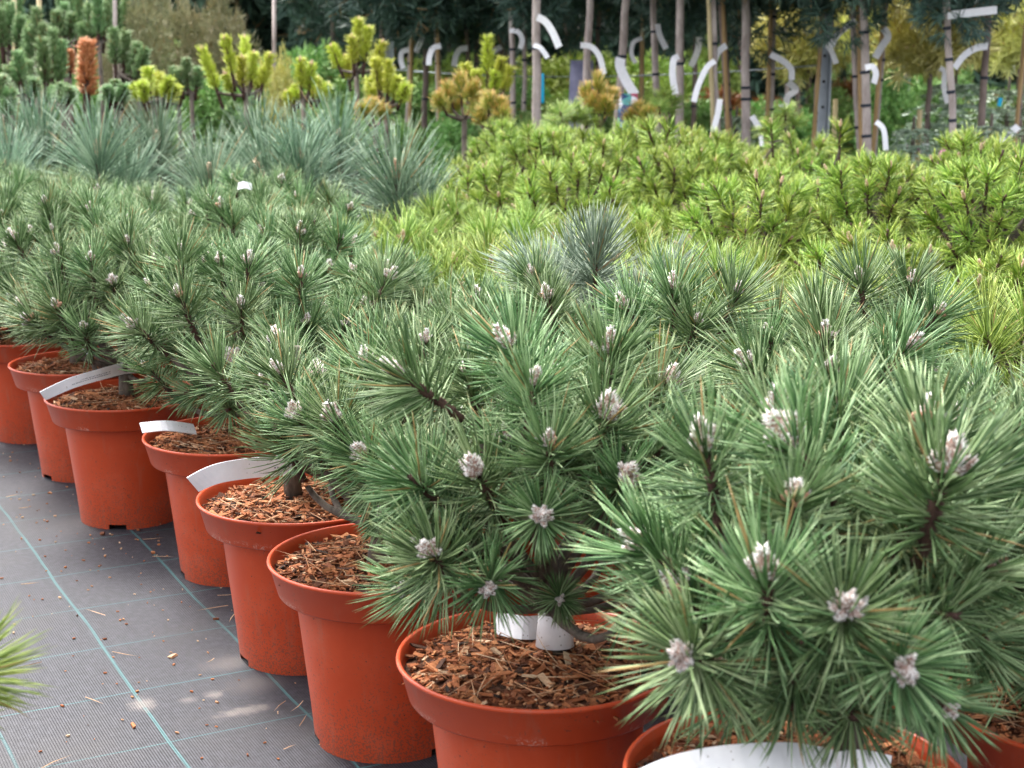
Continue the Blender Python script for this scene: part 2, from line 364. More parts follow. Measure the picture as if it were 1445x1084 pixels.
line = math_(nt, 'MAXIMUM', math_(nt, 'MULTIPLY', thick, .8), math_(nt, 'MULTIPLY', thin, .75))
line = math_(nt, 'MULTIPLY', line, ramp(nt, big.outputs[0], [(.45, (1, 1, 1)), (.66, (.35, .35, .35))]))
c = mixc(nt, line, c, (.040, .125, .130))
# dried sandy puddle marks beside the pots
def blot(px, py, rx, ry, soft):
    p = at_ground(px, py); q = to_mat(p)
    dx = math_(nt, 'DIVIDE', math_(nt, 'ADD', X, -q[0]), rx); dy = math_(nt, 'DIVIDE', math_(nt, 'ADD', Y, -q[1]), ry)
    d = math_(nt, 'SQRT', math_(nt, 'ADD', math_(nt, 'MULTIPLY', dx, dx), math_(nt, 'MULTIPLY', dy, dy)))
    d = math_(nt, 'ADD', d, math_(nt, 'MULTIPLY', math_(nt, 'SUBTRACT', fine.outputs[0], .5), 2.2))
    d = math_(nt, 'ADD', d, math_(nt, 'MULTIPLY', math_(nt, 'SUBTRACT', wob.outputs[0], .5), 1.2))
    return ramp(nt, d, [(.3, (soft, soft, soft)), (1.25, (0, 0, 0))])
MAT_ANG = math.atan2(.465, .885)
def at_ground(px, py):
    r = ray(px, py); t = -CAM_Z / r.z; return Vector((r.x * t, r.y * t, 0))
def to_mat(p):
    return (p.x * math.cos(MAT_ANG) + p.y * math.sin(MAT_ANG), -p.x * math.sin(MAT_ANG) + p.y * math.cos(MAT_ANG))
for (px, py, rx, ry, s_) in ((200, 994, .022, .028, .85), (266, 988, .014, .012, .6), (302, 980, .016, .016, .75), (345, 1003, .045, .016, .75), (330, 935, .05, .03, .4), (360, 965, .05, .04, .35)):
    c = mixc(nt, blot(px, py, rx, ry, s_), c, (.15, .13, .122))
nt.links.new(c, b.inputs['Base Color'])
bp = node(nt, "ShaderNodeBump", Strength=0.5, Distance=0.0012); nt.links.new(wv, bp.inputs['Height']); nt.links.new(bp.outputs[0], b.inputs['Normal'])

# ------------------------------------------------------------------ ground
g = MB()
nx = 60; xs = np.linspace(-60, 60, 3)
g.add([(-60, -10, 0), (60, -10, 0), (60, 110, 0), (-60, 110, 0)], [[0, 1, 2, 3]])
gm = g.mesh('ground', [M['mat']], False)
gm.transform(Matrix.Rotation(-MAT_ANG, 4, 'Z'))
go = link('ground', gm); go.rotation_euler = (0, 0, MAT_ANG); tag(go, kind='structure')

# ------------------------------------------------------------------ shoots
def rs(): return np.random.RandomState(R.randrange(1 << 30))

def shoot_mesh(name, mats, n, axis, nl, w, a0, a1, curl, segs=3, sides=3, twig=0.0035, pairs=True, droop=0.0, low=.9):
    """needles around a twig whose tip is the origin and whose axis is +Z; a0/a1 = needle angle (deg) at the base / tip of the twig"""
    g = rs(); mb = MB()
    k = n // 2 if pairs else n
    t = np.sort(g.rand(k)) ** .85                              # 0 base .. 1 tip
    phi = g.rand(k) * 2 * math.pi
    ang = np.radians(a0 + (a1 - a0) * t + g.randn(k) * 7)
    if pairs:
        t = np.repeat(t, 2); phi = np.repeat(phi, 2) + g.randn(2 * k) * .10; ang = np.repeat(ang, 2) + g.randn(2 * k) * .07
    N = len(t)
    rad = np.stack([np.cos(phi), np.sin(phi), np.zeros(N)], 1)
    P = rad * twig * .8; P[:, 2] = -axis * (1 - t) - .004
    D = rad * np.sin(ang)[:, None]; D[:, 2] = np.cos(ang)
    L = nl * (low + (1 - low) * t + g.randn(N) * .08)
    bend = -rad * (curl * L * (1 + .6 * g.randn(N)))[:, None] + g.randn(N, 3) * (nl * .065)
    bend[:, 2] += (curl * L * .6) - droop * L
    mb.needles(P, D, L, w * (1 + g.randn(N) * .10), bend, segs, sides, 0)
    # twig with scale bumps
    T = axis * 1.5; pts = [(0, 0, -T * (1 - i / 7)) for i in range(8)]
    mb.tube(pts, [twig * 1.15] * 6 + [twig, twig * .8], 7, 1, rough=.18)
    nb = int(T * 1400)
    tb = g.rand(nb); ph = g.rand(nb) * 6.283; rd = np.stack([np.cos(ph), np.sin(ph), np.zeros(nb)], 1)
    Pb = rd * twig * .8; Pb[:, 2] = -T * tb
    Db = rd * .8; Db[:, 2] = .6
    mb.needles(Pb, Db, twig * 1.1, twig * .95, np.zeros((nb, 3)), 1, 3, 1)
    return mb.mesh(name, mats)

def bud_mesh(name, mats, n, size, spread, fat=.40, reds=0):
    """a whorl of scaly winter buds round a larger terminal one; origin at their base, axis +Z"""
    mb = MB(); g = R
    for i in range(n + 1):
        s = size * (1.25 if i == 0 else g.uniform(.62, .95))
        a = 2 * math.pi * i / max(n, 1) + g.uniform(-.3, .3); tl = 0 if i == 0 else spread * g.uniform(.7, 1.2)
        q = zrot((math.sin(tl) * math.cos(a), math.sin(tl) * math.sin(a), math.cos(tl)))
        o = Vector((math.cos(a), math.sin(a), 0)) * (0 if i == 0 else size * .16)
        rd = s * fat * .5; prof = [(0.6, 0), (.95, .12), (1.08, .3), (1.0, .48), (.82, .66), (.52, .84), (.22, .96), (.03, 1.03)]
        red = i > 0 and i <= reds
        if red: prof = [(.7, 0), (1.2, .15), (1.5, .35), (1.5, .55), (1.2, .78), (.7, .93), (.1, 1.0)]
        vs, fs, sd_ = [], [], 11
        for j, (r_, z_) in enumerate(prof):
            for k in range(sd_):
                aa = 2 * math.pi * (k + .5 * (j % 2)) / sd_
                jr = rd * r_ * (1 + g.uniform(-.16, .16))
                vs.append(q @ Vector((jr * math.cos(aa), jr * math.sin(aa), z_ * s)) + o)
        for j in range(len(prof) - 1):
            for k in range(sd_):
                fs.append([j * sd_ + k, j * sd_ + (k + 1) % sd_, (j + 1) * sd_ + (k + 1) % sd_, (j + 1) * sd_ + k])
        fs.append([(len(prof) - 1) * sd_ + k for k in range(sd_)])
        mb.add(vs, fs, 1 if red else 0)
        # papery scale tips
        if not red:
            gg = rs(); ns = 74; tt = gg.rand(ns) ** .9; ph = gg.rand(ns) * 6.283
            rr = rd * np.interp(tt, [p[1] for p in prof], [p[0] for p in prof]) * .93
            P = np.stack([np.cos(ph) * rr, np.sin(ph) * rr, tt * s], 1)
            D = np.stack([np.cos(ph) * .62, np.sin(ph) * .62, np.full(ns, .78)], 1)
            m3 = np.array(q.to_matrix())
            mb.needles(P @ m3.T + np.array(o), D @ m3.T, s * .20 * (.7 + .6 * gg.rand(ns)), s * .105, np.zeros((ns, 3)), 1, 3, 2)
    return mb.mesh(name, mats)

SH = {
 'nigra': [shoot_mesh('black_pine_shoot', [M['nigra'], M['twig']], R.randint(215, 250), R.uniform(.044, .066), R.uniform(.056, .067), .00162, 98, 30, .06, 4) for _ in range(9)],
 'nigstar': [shoot_mesh('black_pine_side_shoot', [M['nigra'], M['twig']], R.randint(215, 240), .034, R.uniform(.049, .056), .00165, 108, 42, .04, 4) for _ in range(4)],
 'niglow': [shoot_mesh('black_pine_low_shoot', [M['nigra'], M['twig']], 170, .070, .062, .0017, 70, 30, .02, 4, droop=.18) for _ in range(4)],
 'grey': [shoot_mesh('grey_pine_shoot', [M['grey'], M['twig']], 280, .070, .084, .0018, 84, 26, .08, 4) for _ in range(4)],
 'green': [shoot_mesh('red_pine_shoot', [M['green'], M['twig']], 165, .050, .078, .0019, 88, 32, .03, 4) for _ in range(5)],
 'mugo': [shoot_mesh('mugo_pine_shoot', [M['mugo'], M['twig']], 130, R.uniform(.045, .07), .044, .0021, 88, 40, .08, 3, pairs=True, twig=.0028) for _ in range(6)],
 'blue': [shoot_mesh('long_needle_shoot', [M['blue'], M['twig']], 240, .13, .225, .0030, 88, 14, .02, 5, pairs=False, twig=.008, droop=.12) for _ in range(4)],
 'lime': [shoot_mesh('lime_pine_shoot', [M['lime'], M['twig']], 420, .21, .055, .0034, 46, 26, .10, 3, twig=.006) for _ in range(4)],
 'candle': [shoot_mesh('candle_pine_shoot', [M['candle'], M['twig']], 520, .24, .062, .0038, 50, 20, .12, 3, twig=.007) for _ in range(4)],
 'rust': [shoot_mesh('rust_pine_shoot', [M['rust'], M['twig']], 760, .26, .046, .0042, 50, 22, .1, 3, twig=.008)],
 'orange': [shoot_mesh('orange_pine_shoot', [M['orange'], M['twig']], 200, .09, .075, .0030, 62, 18, .15, 3, twig=.004) for _ in range(3)],
}
BUD = {
 'nigra': [bud_mesh('pale_bud_cluster', [M['bud'], M['cone'], M['scale']], n_, s_, sp_, .54, rd_) for n_, s_, sp_, rd_ in ((6, .017, .8, 0), (5, .021, .7, 0), (7, .015, .95, 0), (6, .018, .85, 1), (4, .022, .6, 0), (2, .019, .5, 0), (8, .014, .9, 0))],
 'small': [bud_mesh('small_pale_bud', [M['bud'], M['cone'], M['scale']], 4, .012, .8, .5) for _ in range(2)],
 'red': [bud_mesh('pink_brown_bud_cluster', [M['bud'], M['cone'], M['scale']], 6, .018, .95, .5, 3) for _ in range(2)],
 'green': [bud_mesh('red_brown_bud', [M['budred'], M['budred'], M['scalered']], 3, .016, .6, .4) for _ in range(2)],
 'mugo': [bud_mesh('tan_bud', [M['budtan'], M['budtan'], M['scalered']], n_, .016, .30, .34) for n_ in (0, 0, 2)],
 'blue': [bud_mesh('red_brown_candle_bud', [M['budred'], M['budred'], M['scalered']], n_, .055, .25, .26) for n_ in (0, 1, 2)],
 'lime': [bud_mesh('pinkish_tip_bud', [M['budtan'], M['budtan'], M['scalered']], 4, .020, .6, .45)],
}

# ------------------------------------------------------------------ pots and mulch
def pot_mesh(name, material, k=1.0):
    mb = MB(); sides = 72
    prof = [(.0895, 0), (.0903, .009), (.0935, .045), (.1000, .105), (.1080, .180), (.1090, .1845), (.1275, .1850), (.1290, .1870), (.1375, .2195), (.1395, .2208), (.1408, .2230), (.1402, .2252), (.1380, .2258), (.1362, .2245), (.1345, .215), (.1250, .188), (.1080, .184), (.0880, .010), (.0880, 0)]
    notch = lambda i, k_: (i in (0, 17)) and any((k_ - q) % sides < 4 for q in range(4, sides, 24))
    mb.lathe([(r * k, z * k) for r, z in prof], sides, 0, notch)
    mb.lathe([(.0885 * k, .0135 * k), (.001, .0135 * k)], sides, 0)
    return mb.mesh(name, [material])
POT = pot_mesh('pot', M['pot']); BPOT = pot_mesh('black_pot', M['blackpot'], 1.25)

def mulch_mesh(chips, needles_n):
    g = R; mb = MB(); nr, ns = 12, 40; vs = []
    for i in range(nr + 1):
        for k in range(ns):
            r = .1335 * i / nr; a = 2 * math.pi * k / ns
            vs.append((r * math.cos(a), r * math.sin(a), .2085 + .007 * (1 - (i / nr) ** 2) + g.uniform(-.0025, .0025)))
    fs = [[i * ns + k, (i + 1) * ns + k, (i + 1) * ns + (k + 1) % ns, i * ns + (k + 1) % ns] for i in range(nr) for k in range(ns)]
    mb.add(vs, fs, 0)
    for _ in range(chips):
        r = .127 * math.sqrt(g.random()); a = g.random() * 6.283
        l = g.uniform(.0025, .008) if g.random() < .86 else g.uniform(.010, .026)
        w = min(l * g.uniform(.15, .5), .0065); th = g.uniform(.0010, .0026)
        Mx = Matrix.Translation((r * math.cos(a), r * math.sin(a), .2115 + .007 * (1 - (r / .13) ** 2) + g.uniform(-.001, .0035))) @ Matrix.Rotation(g.random() * 6.283, 4, 'Z') @ Matrix.Rotation(g.gauss(0, .28), 4, 'X') @ Matrix.Rotation(g.gauss(0, .22), 4, 'Y') @ Matrix.Diagonal((l, w, th, 1))
        mb.box(Mx, (min(1, max(0, g.gauss(.47, .24))), 0, g.random(), 1), 1, .40, g)
    gg = rs(); n = needles_n
    r = .12 * np.sqrt(gg.rand(n)); a = gg.rand(n) * 6.283; h = gg.rand(n) * 6.283
    P = np.stack([r * np.cos(a), r * np.sin(a), .2165 + .006 * (1 - (r / .13) ** 2) + gg.rand(n) * .003], 1)
    D = np.stack([np.cos(h), np.sin(h), gg.randn(n) * .06], 1)
    keep = np.hypot(P[:, 0] + D[:, 0] * .05, P[:, 1] + D[:, 1] * .05) < .13
    mb.needles(P[keep], D[keep], .055, .0012, gg.randn(keep.sum(), 3) * .004, 2, 3, 1, rnd=np.clip(.85 + gg.randn(keep.sum()) * .1, 0, 1))
    return mb.mesh('bark_mulch', [M['soil'], M['chip']], False)
MULCH = [mulch_mesh(2000, 90) for _ in range(3)]

# ------------------------------------------------------------------ potted pines
def curve(p0, p1, p2, n=6):
    return [p0 * (1 - t) ** 2 + p1 * (2 * t * (1 - t)) + p2 * (t * t) for t in (i / n for i in range(n + 1))]

def pine(x, y, label, group, kind='nigra', shoots=(), auto=28, ztop=.52, rad=.17, zc=.36, budkinds=('nigra',), budp=.72, seed=0,
         trunk_off=(0, 0), scale=1.0, pot=True, axis=.07, flat=.9, up=.55, low=True, name='potted_pine', potmesh=None, potscale=1.0, zmin=-.55, nobud=()):
    g = random.Random(seed * 97 + 13); gl = random.Random(seed * 31 + 5)
    root = empty(name, (x, y, 0), label, 'potted pine', group)
    if pot:
        link('pot', potmesh or POT, root, rot=Quaternion((0, 0, 1), g.random() * 6.28), scale=potscale)
        link('mulch', g.choice(MULCH), root, rot=Quaternion((0, 0, 1), g.random() * 6.28), scale=potscale * (1.25 if potmesh is BPOT else 1))
    tips = []
    for s in shoots:                                            # placed to match the photograph: local offset, direction or None, bud kind, scale
        tips.append(s)
    n = auto; placed = [t[0] for t in tips]
    tries = 0; cnt = 0
    while cnt < n and tries < 4000:
        tries += 1
        zz = g.uniform(zmin, 1.0); a = g.random() * 6.283; rr = math.sqrt(max(0, 1 - zz * zz))
        k = g.uniform(.78, 1.05)
        p = Vector((rr * math.cos(a) * rad * k, rr * math.sin(a) * rad * k, zc + zz * (ztop - zc) * k))
        if min(((p - q).length for q in placed), default=9) < axis * (.86 if tries < 2500 else .6): continue
        placed.append(p); cnt += 1
        tips.append((p, None, None, g.uniform(.85, 1.08)))
    mb = MB(); soilz = .205
    tb = Vector((trunk_off[0], trunk_off[1], soilz)); tr = .0115 * scale
    th = zc - .02
    tp = [tb, tb + Vector((g.uniform(-.008, .008), g.uniform(-.008, .008), (th - soilz) * .4)), Vector((trunk_off[0] * .5, trunk_off[1] * .5, th)), Vector((0, 0, zc + (ztop - zc) * .55))]
    mb.tube(tp, [tr * 1.25, tr, tr * .85, tr * .5], 9, 0, rough=.08)
    if kind in ('nigra', 'grey'):
        kset = SH[kind]
    else: kset = SH[kind]
    for i, (p, d, bk, sc) in enumerate(tips):
        p = Vector(p)
        if d is None:
            o = p - Vector((0, 0, zc - .05))
            d = (Vector((o.x, o.y, o.z * .8)).normalized() * (1 - up * .5) + Vector((0, 0, up)))
            d = d + Vector((g.gauss(0, .16), g.gauss(0, .16), g.gauss(0, .12)))
        d = Vector(d).normalized()
        st_z = min(max(soilz + .06, p.z - .10 - .45 * math.hypot(p.x, p.y)), zc + (ztop - zc) * .45)
        f = (st_z - soilz) / max(zc - soilz, .01)
        s0 = Vector((trunk_off[0] * (1 - f * .6), trunk_off[1] * (1 - f * .6), st_z))
        e = p - d * axis * sc * 1.1
        mid = (s0 + e) * .5 - d * 0.0; mid = e - d * min(.06, (e - s0).length * .45)
        mb.tube(curve(s0, mid, e, 5), [.0054 * scale, .005 * scale, .0046, .0043, .004, .0037], 7, 0, cap=False, rough=.12)
        ks = kset
        if kind == 'nigra' and (d.y < -.55 and d.z < .62): ks = SH['nigstar']
        if kind == 'nigra' and d.z < .12 and low and g.random() < .25: ks = SH['niglow']
        sh = link('shoot', g.choice(ks), root, p, zrot(d, g.random() * 6.28), sc)
        if bk is None: bk = g.choice(budkinds) if (g.random() < budp) else ''
        if bk: link('bud', g.choice(BUD[bk]), sh, (0, 0, -.001), Quaternion((0, 0, 1), g.random() * 6.28), g.uniform(.65, 1.0))
    link('trunk', mb.mesh('pine_trunk', [M['bark']]), root)
    return root

def hand(root_xy, lst, Y0):
    """(px, py, depth offset, dir or None, bud, scale) -> local shoot entries"""
    out = []
    for px, py, dy, d, bk, sc in lst:
        p = at(px, py, Y0 + dy); out.append((p - Vector((root_xy[0], root_xy[1], 0)), d, bk, sc))
    return out

ORD = ['nearest', 'second', 'third', 'fourth', 'fifth', 'sixth', 'seventh', 'eighth', 'ninth', 'tenth', 'eleventh', 'twelfth', 'thirteenth', 'fourteenth', 'fifteenth']
G1 = 'black pines in terracotta pots'
front = [(.232, 1.175), (.026, 1.438), (-.150, 1.754), (-.287, 2.02), (-.444, 2.379), (-.689, 2.685), (-.853, 2.999), (-1.053, 3.317), (-1.270, 3.66), (-1.46, 3.97)]
FL = ['biggest black pine, nearest of the path row, with a broad white strip in its pot',
      'path row black pine with a white collar tag round its trunk',
      'path row black pine half hidden behind the one with the white collar tag',
      'path row black pine with a long white strip hanging over its pot rim',
      'path row black pine with a short white strip poking out between two strip hung pots',
      'black pine in the path row with a curved white strip laid along its left rim',
      'dense path row black pine, next pot beyond the curved white strip',
      'black pine two pots beyond the curved white strip, path row',
      'black pine at the left edge, its pot only a sliver of rim showing',
      'farthest black pine of the path row, crown at the left edge of the picture']
U, D_, N_ = (0, 0, 1), None, None
H0 = [(1115, 1000, -.10, (-.25, -.9, -.15), '', .85), (1205, 1015, -.10, (.0, -.9, -.3), '', .8), (1335, 1000, -.10, (.45, -.85, -.1), 'small', .8), (1395, 905, -.04, (.75, -.55, .1), '', .9), (1020, 1000, -.04, (-.6, -.7, -.1), '', .85),
      (1113, 622, -.02, (-.55, -.25, .75), 'nigra', 1.1), (1337, 660, -.08, (.12, -.30, .95), 'nigra', 1.15), (1310, 592, .05, (.05, .1, 1), 'red', 1.1),
      (1080, 812, -.12, (-.15, -.35, .9), 'nigra', 1.0), (1195, 856, -.16, (-.05, -.7, .6), 'nigra', .95), (963, 926, -.12, (-.5, -.6, .35), 'nigra', 1.1),
      (1275, 946, -.17, (.05, -.95, .2), 'nigra', .95), (958, 834, .0, (-.6, -.1, .7), 'red', 1.0), (1272, 822, -.02, (.1, -.5, .8), 'small', .85),
      (905, 768, .02, (-.75, .0, .6), 'nigra', 1.0), (1405, 800, -.06, (.6, -.45, .45), '', 1.0), (1160, 735, -.02, (-.2, -.5, .8), '', 1.0),
      (1000, 745, .05, (-.5, .1, .75), '', 1.0), (1350, 870, -.1, (.5, -.7, .2), '', .9), (1120, 960, -.1, (-.2, -.8, -.1), '', .85), (1240, 740, .03, (.1, -.2, .95), '', 1.05),
      (1400, 650, .08, (.5, .1, .8), '', 1.05), (1215, 640, .12, (0, .3, .9), '', 1.0), (1180, 560, .14, (-.1, .3, .95), '', 1.0), (1060, 700, .1, (-.4, .3, .8), '', 1.0)]
HA = [(860, 492, .04, (.05, -.1, 1), 'red', 1.1), (855, 585, -.05, (.15, -.35, .9), 'nigra', 1.1), (716, 485, .0, (-.5, -.1, .85), 'nigra', 1.1),
      (565, 528, -.02, (-.75, -.15, .6), 'nigra', 1.1), (673, 666, -.1, (-.3, -.5, .75), 'nigra', 1.0), (714, 618, -.03, (-.1, -.2, .95), 'nigra', .95),
      (885, 672, -.1, (.2, -.7, .6), 'nigra', .9), (765, 728, -.15, (.05, -.9, .35), 'nigra', .95), (603, 769, -.08, (-.7, -.5, .35), 'nigra', .95),
      (690, 830, -.15, (-.05, -.97, .1), 'nigra', .95), (570, 665, .0, (-.75, -.2, .5), 'nigra', .95), (570, 830, -.05, (-.8, -.45, .05), 'small', .85),
      (660, 522, .09, (-.2, .1, 1), 'nigra', 1.0), (790, 846, -.06, (.05, -.9, .2), 'small', .6), (940, 540, .1, (.5, .1, .8), 'nigra', 1.0),
      (770, 560, .05, (.0, -.1, 1), '', 1.05), (630, 720, -.05, (-.5, -.5, .5), '', .95), (950, 620, .0, (.6, -.2, .6), '', 1.0), (800, 640, -.05, (.1, -.6, .7), '', 1.0)]
HB = [(540, 722, -.06, (-.3, -.8, .3), 'small', .95), (470, 600, 0, (-.75, -.2, .5), '', 1.0), (450, 650, -.05, (-.8, -.4, .2), '', 1.0), (500, 540, .0, (-.3, .0, .95), 'nigra', 1.0),
      (500, 690, -.1, (-.4, -.8, -.05), '', .9), (540, 480, .05, (-.1, .1, 1), '', 1.0), (470, 520, .08, (-.5, .2, .8), '', 1.0)]
HC = [(425, 390, .0, (.05, .0, 1), 'red', 1.0), (330, 503, -.12, (-.1, -.75, .55), 'nigra', 1.1), (232, 484, -.02, (-.75, -.1, .5), 'nigra', 1.0),
      (296, 482, .0, (-.45, -.2, .85), 'nigra', 1.0), (488, 458, -.02, (.35, -.2, .85), 'nigra', .95), (434, 455, -.03, (.0, -.4, .9), 'nigra', .95),
      (390, 525, -.1, (.1, -.8, .4), 'small', .75), (372, 412, .04, (-.3, .0, .95), 'nigra', 1.05), (550, 392, .05, (.5, .1, .85), 'nigra', 1.0),
      (260, 555, -.05, (-.8, -.3, .05), '', .95), (320, 580, -.08, (-.2, -.9, -.2), '', .85)]
HE = [(168, 455, -.05, (-.4, -.6, .6), 'nigra', .95), (292, 372, .0, (.2, -.1, .95), 'nigra', 1.0), (218, 350, .05, (-.35, .0, .9), 'nigra', 1.0), (240, 420, -.02, (.2, -.6, .7), '', 1.0)]
HF = [(20, 394, .0, (-.7, -.2, .65), 'nigra', 1.0), (140, 411, -.1, (.2, -.75, .55), 'nigra', 1.0), (180, 380, .0, (.5, -.2, .8), 'nigra', 1.0), (118, 300, .1, (-.1, .1, 1), 'nigra', 1.05), (60, 440, -.02, (-.7, -.4, .2), '', 1.0)]
HD = HC
HC = [(500, 605, .02, (-.6, -.2, .7), '', .95), (488, 655, -.02, (-.7, -.4, .4), 'small', .9), (560, 600, .02, (.3, -.2, .9), '', 1.0), (530, 655, -.03, (.1, -.7, .5), '', .9), (455, 590, .06, (-.5, .2, .8), '', .9), (540, 540, .06, (.2, .1, 1), 'nigra', 1.0), (500, 560, .05, (-.3, .0, .95), 'nigra', 1.0), (530, 610, .0, (.2, -.5, .8), '', 1.0), (480, 560, .08, (-.5, .2, .8), '', .95)]
HB = [q for q in HB if q[0] > 505] + [(530, 690, -.08, (-.3, -.85, .1), '', .85), (590, 620, .0, (-.1, -.2, .9), '', 1.0), (620, 560, .03, (.1, .1, 1), 'nigra', 1.0), (640, 680, -.02, (.3, -.6, .6), '', .9)]
hands = {0: H0, 1: HA, 2: HB, 3: HC, 4: HD, 5: HE, 6: HF}
autos = {0: (10, .54, .125, .38), 1: (14, .53, .165, .35), 2: (14, .49, .15, .36), 3: (3, .47, .12, .38), 4: (20, .53, .155, .36)}
for i, (x, y) in enumerate(front):
    au, zt, rd, zc = autos.get(i, (32, R.uniform(.50, .56) + (.03 if i > 6 else 0), R.uniform(.150, .168), .36))
    pine(x, y, FL[i], G1, 'nigra', [(q[0], q[1], q[2], q[3] * (1.14 if i == 0 else 1.0)) for q in hand((x, y), hands.get(i, []), y)], auto=au, ztop=zt, rad=rd, zc=zc, seed=i + 1, zmin={1: -.08, 2: -.05, 3: .15, 4: -.35, 5: .05, 6: -.1}.get(i, -.55),
         trunk_off={0: (.045, -.02), 1: (.015, .03), 3: (-.012, .02), 4: (.065, -.01)}.get(i, (R.uniform(-.015, .015), R.uniform(-.01, .02))), budkinds=('nigra', 'nigra', 'red'))

row = lambda j, k: (front[0][0] + .300 * j - .184 * k, front[0][1] + .153 * j + .306 * k)
ROWW = {1: 'second', 2: 'third', 3: 'fourth', 4: 'fifth', 5: 'sixth', 6: 'seventh', 7: 'eighth'}
H10 = [(1440, 600, -.05, (-.2, -.3, .9), '', 1.0)]
H11 = [(1165, 476, .0, (-.05, -.1, 1), 'red', 1.1), (1052, 510, -.02, (-.6, -.2, .75), 'nigra', 1.0), (1283, 492, -.02, (.55, -.2, .8), 'nigra', 1.0), (1173, 522, -.08, (.05, -.4, .9), 'nigra', .9),
       (1015, 648, -.05, (-.5, -.4, .6), 'red', 1.0), (990, 560, .0, (-.7, .0, .5), 'small', 1.0)]
H12 = [(950, 405, .0, (-.05, 0, 1), 'red', 1.1), (985, 452, -.06, (.2, -.4, .9), 'nigra', .95), (882, 432, .0, (-.5, -.1, .85), 'red', 1.0), (1040, 411, .04, (.3, .0, .95), 'red', 1.05)]
H13 = [(772, 418, -.05, (-.2, -.3, .9), 'nigra', 1.0), (750, 388, .02, (-.3, .0, .95), 'nigra', .95)]
H2X = {(1, 0): H10, (1, 1): H11, (1, 2): H12, (1, 3): H13,
       (2, 2): [(1213, 392, .0, (-.2, -.1, .95), 'nigra', 1.05), (1287, 396, .02, (.15, .0, 1), 'red', 1.1), (1325, 440, -.05, (.4, -.3, .85), 'red', 1.1)]}
for j in (1, 2):
    for k in range(0, 12):
        x, y = row(j, k)
        if j == 2 and k in (0, 3, 4, 5, 6): continue
        if x / y < -.38: continue
        if j == 2 and k >= 9: continue
        tl = R.uniform(.44, .515)
        kd = 'nigra'; tl += .04 if y > 2.8 else 0
        if (j, k) in ((1, 4),): tl = .47
        pine(x, y, f'pale budded black pine, {ORD[k - (j == 2)].replace("nearest", "first")} pot from the near end, {ROWW[j]} row', G1, kd,
             hand((x, y), H2X.get((j, k), []), y), auto=30, ztop=tl, rad=R.uniform(.135, .155), zc=.35, seed=40 + j * 20 + k, budkinds=('nigra', 'nigra', 'red', 'small'))
# the two greyer pines standing among them
p = at(842, 350, 2.36)
pine(p.x + .0, 2.40, 'grey green pine with stiff upright needles rising above the second row of dark pines', G1, 'grey',
     [(Vector((0, -.04, p.z)), (.05, -.1, 1), 'nigra', 1.0), (Vector((.12, 0, p.z - .05)), (.7, -.1, .75), '', 1.0), (Vector((-.10, .02, p.z - .04)), (-.7, 0, .75), '', 1.0), (Vector((.03, -.13, p.z - .10)), (.2, -.7, .6), '', .9), (Vector((-.08, -.07, p.z - .06)), (-.35, -.3, .9), 'nigra', 1.0),
      (Vector((-.02, .1, p.z - .04)), (0, .4, .9), '', 1.0)], auto=6, ztop=.44, rad=.13, zc=.36, seed=90)

# bright green long-needled pines: row three beyond its first pots and the fourth row
G2 = 'bright green red pines in pots'
greens = [(2, 3), (2, 4), (2, 5), (2, 6)] + [(3, k) for k in range(0, 8)]
for n_, (j, k) in enumerate(greens):
    x, y = row(j, k)
    zt = .455 if j == 3 else .445
    if (j, k) == (2, 3): zt = .49
    pine(x, y, f'bright green fine needled pine, {ORD[k - (j == 2)].replace("nearest", "first")} pot from the near end, {ROWW[j]} row', G2, 'green', [], auto=24, ztop=zt, rad=.165, zc=.33, seed=120 + n_,
         budkinds=('green',), budp=.6, up=.5, name='potted_pine')

# yellow-green mugo pines: rows five to nine
G3 = 'mugo pines behind the long needled pots'
cnt = 0
mk = []
for j in range(4, 9):
    for k in range(-2, 12):
        x, y = row(j, k)
        if y < 2.3 or x / y > .40 or x / y < -.045 - .0 * j: continue
        if y > (6.7 if x / y < .13 else 5.5): continue
        mk.append((j, k, x, y))
MT = [(1372, 188, 4.3, (.05, 0, 1), 'mugo', 1.1), (1362, 197, 4.25, (-.1, -.1, 1), 'mugo', 1.1), (1365, 256, 3.35, (-.05, 0, 1), 'mugo', 1.25), (1401, 266, 3.3, (.1, -.1, 1), 'mugo', 1.2), (1398, 312, 3.15, (.05, -.4, .9), 'mugo', 1.1),
      (1222, 244, 3.9, (0, 0, 1), 'mugo', 1.15), (913, 178, 4.3, (-.35, 0, .95), '', 1.2), (945, 180, 4.3, (.25, .1, .95), '', 1.2), (967, 192, 4.25, (.6, -.1, .8), '', 1.1), (1186, 178, 4.7, (0, 0, 1), 'mugo', 1.2),
      (1407, 238, 4.0, (.1, 0, 1), 'mugo', 1.1), (1155, 262, 3.6, (0, 0, 1), 'mugo', 1.1), (1088, 175, 5.0, (-.1, 0, 1), 'mugo', 1.1), (1310, 300, 3.3, (-.2, -.3, .9), 'mugo', 1.1), (975, 205, 4.2, (.0, .0, 1), 'mugo', 1.1)]
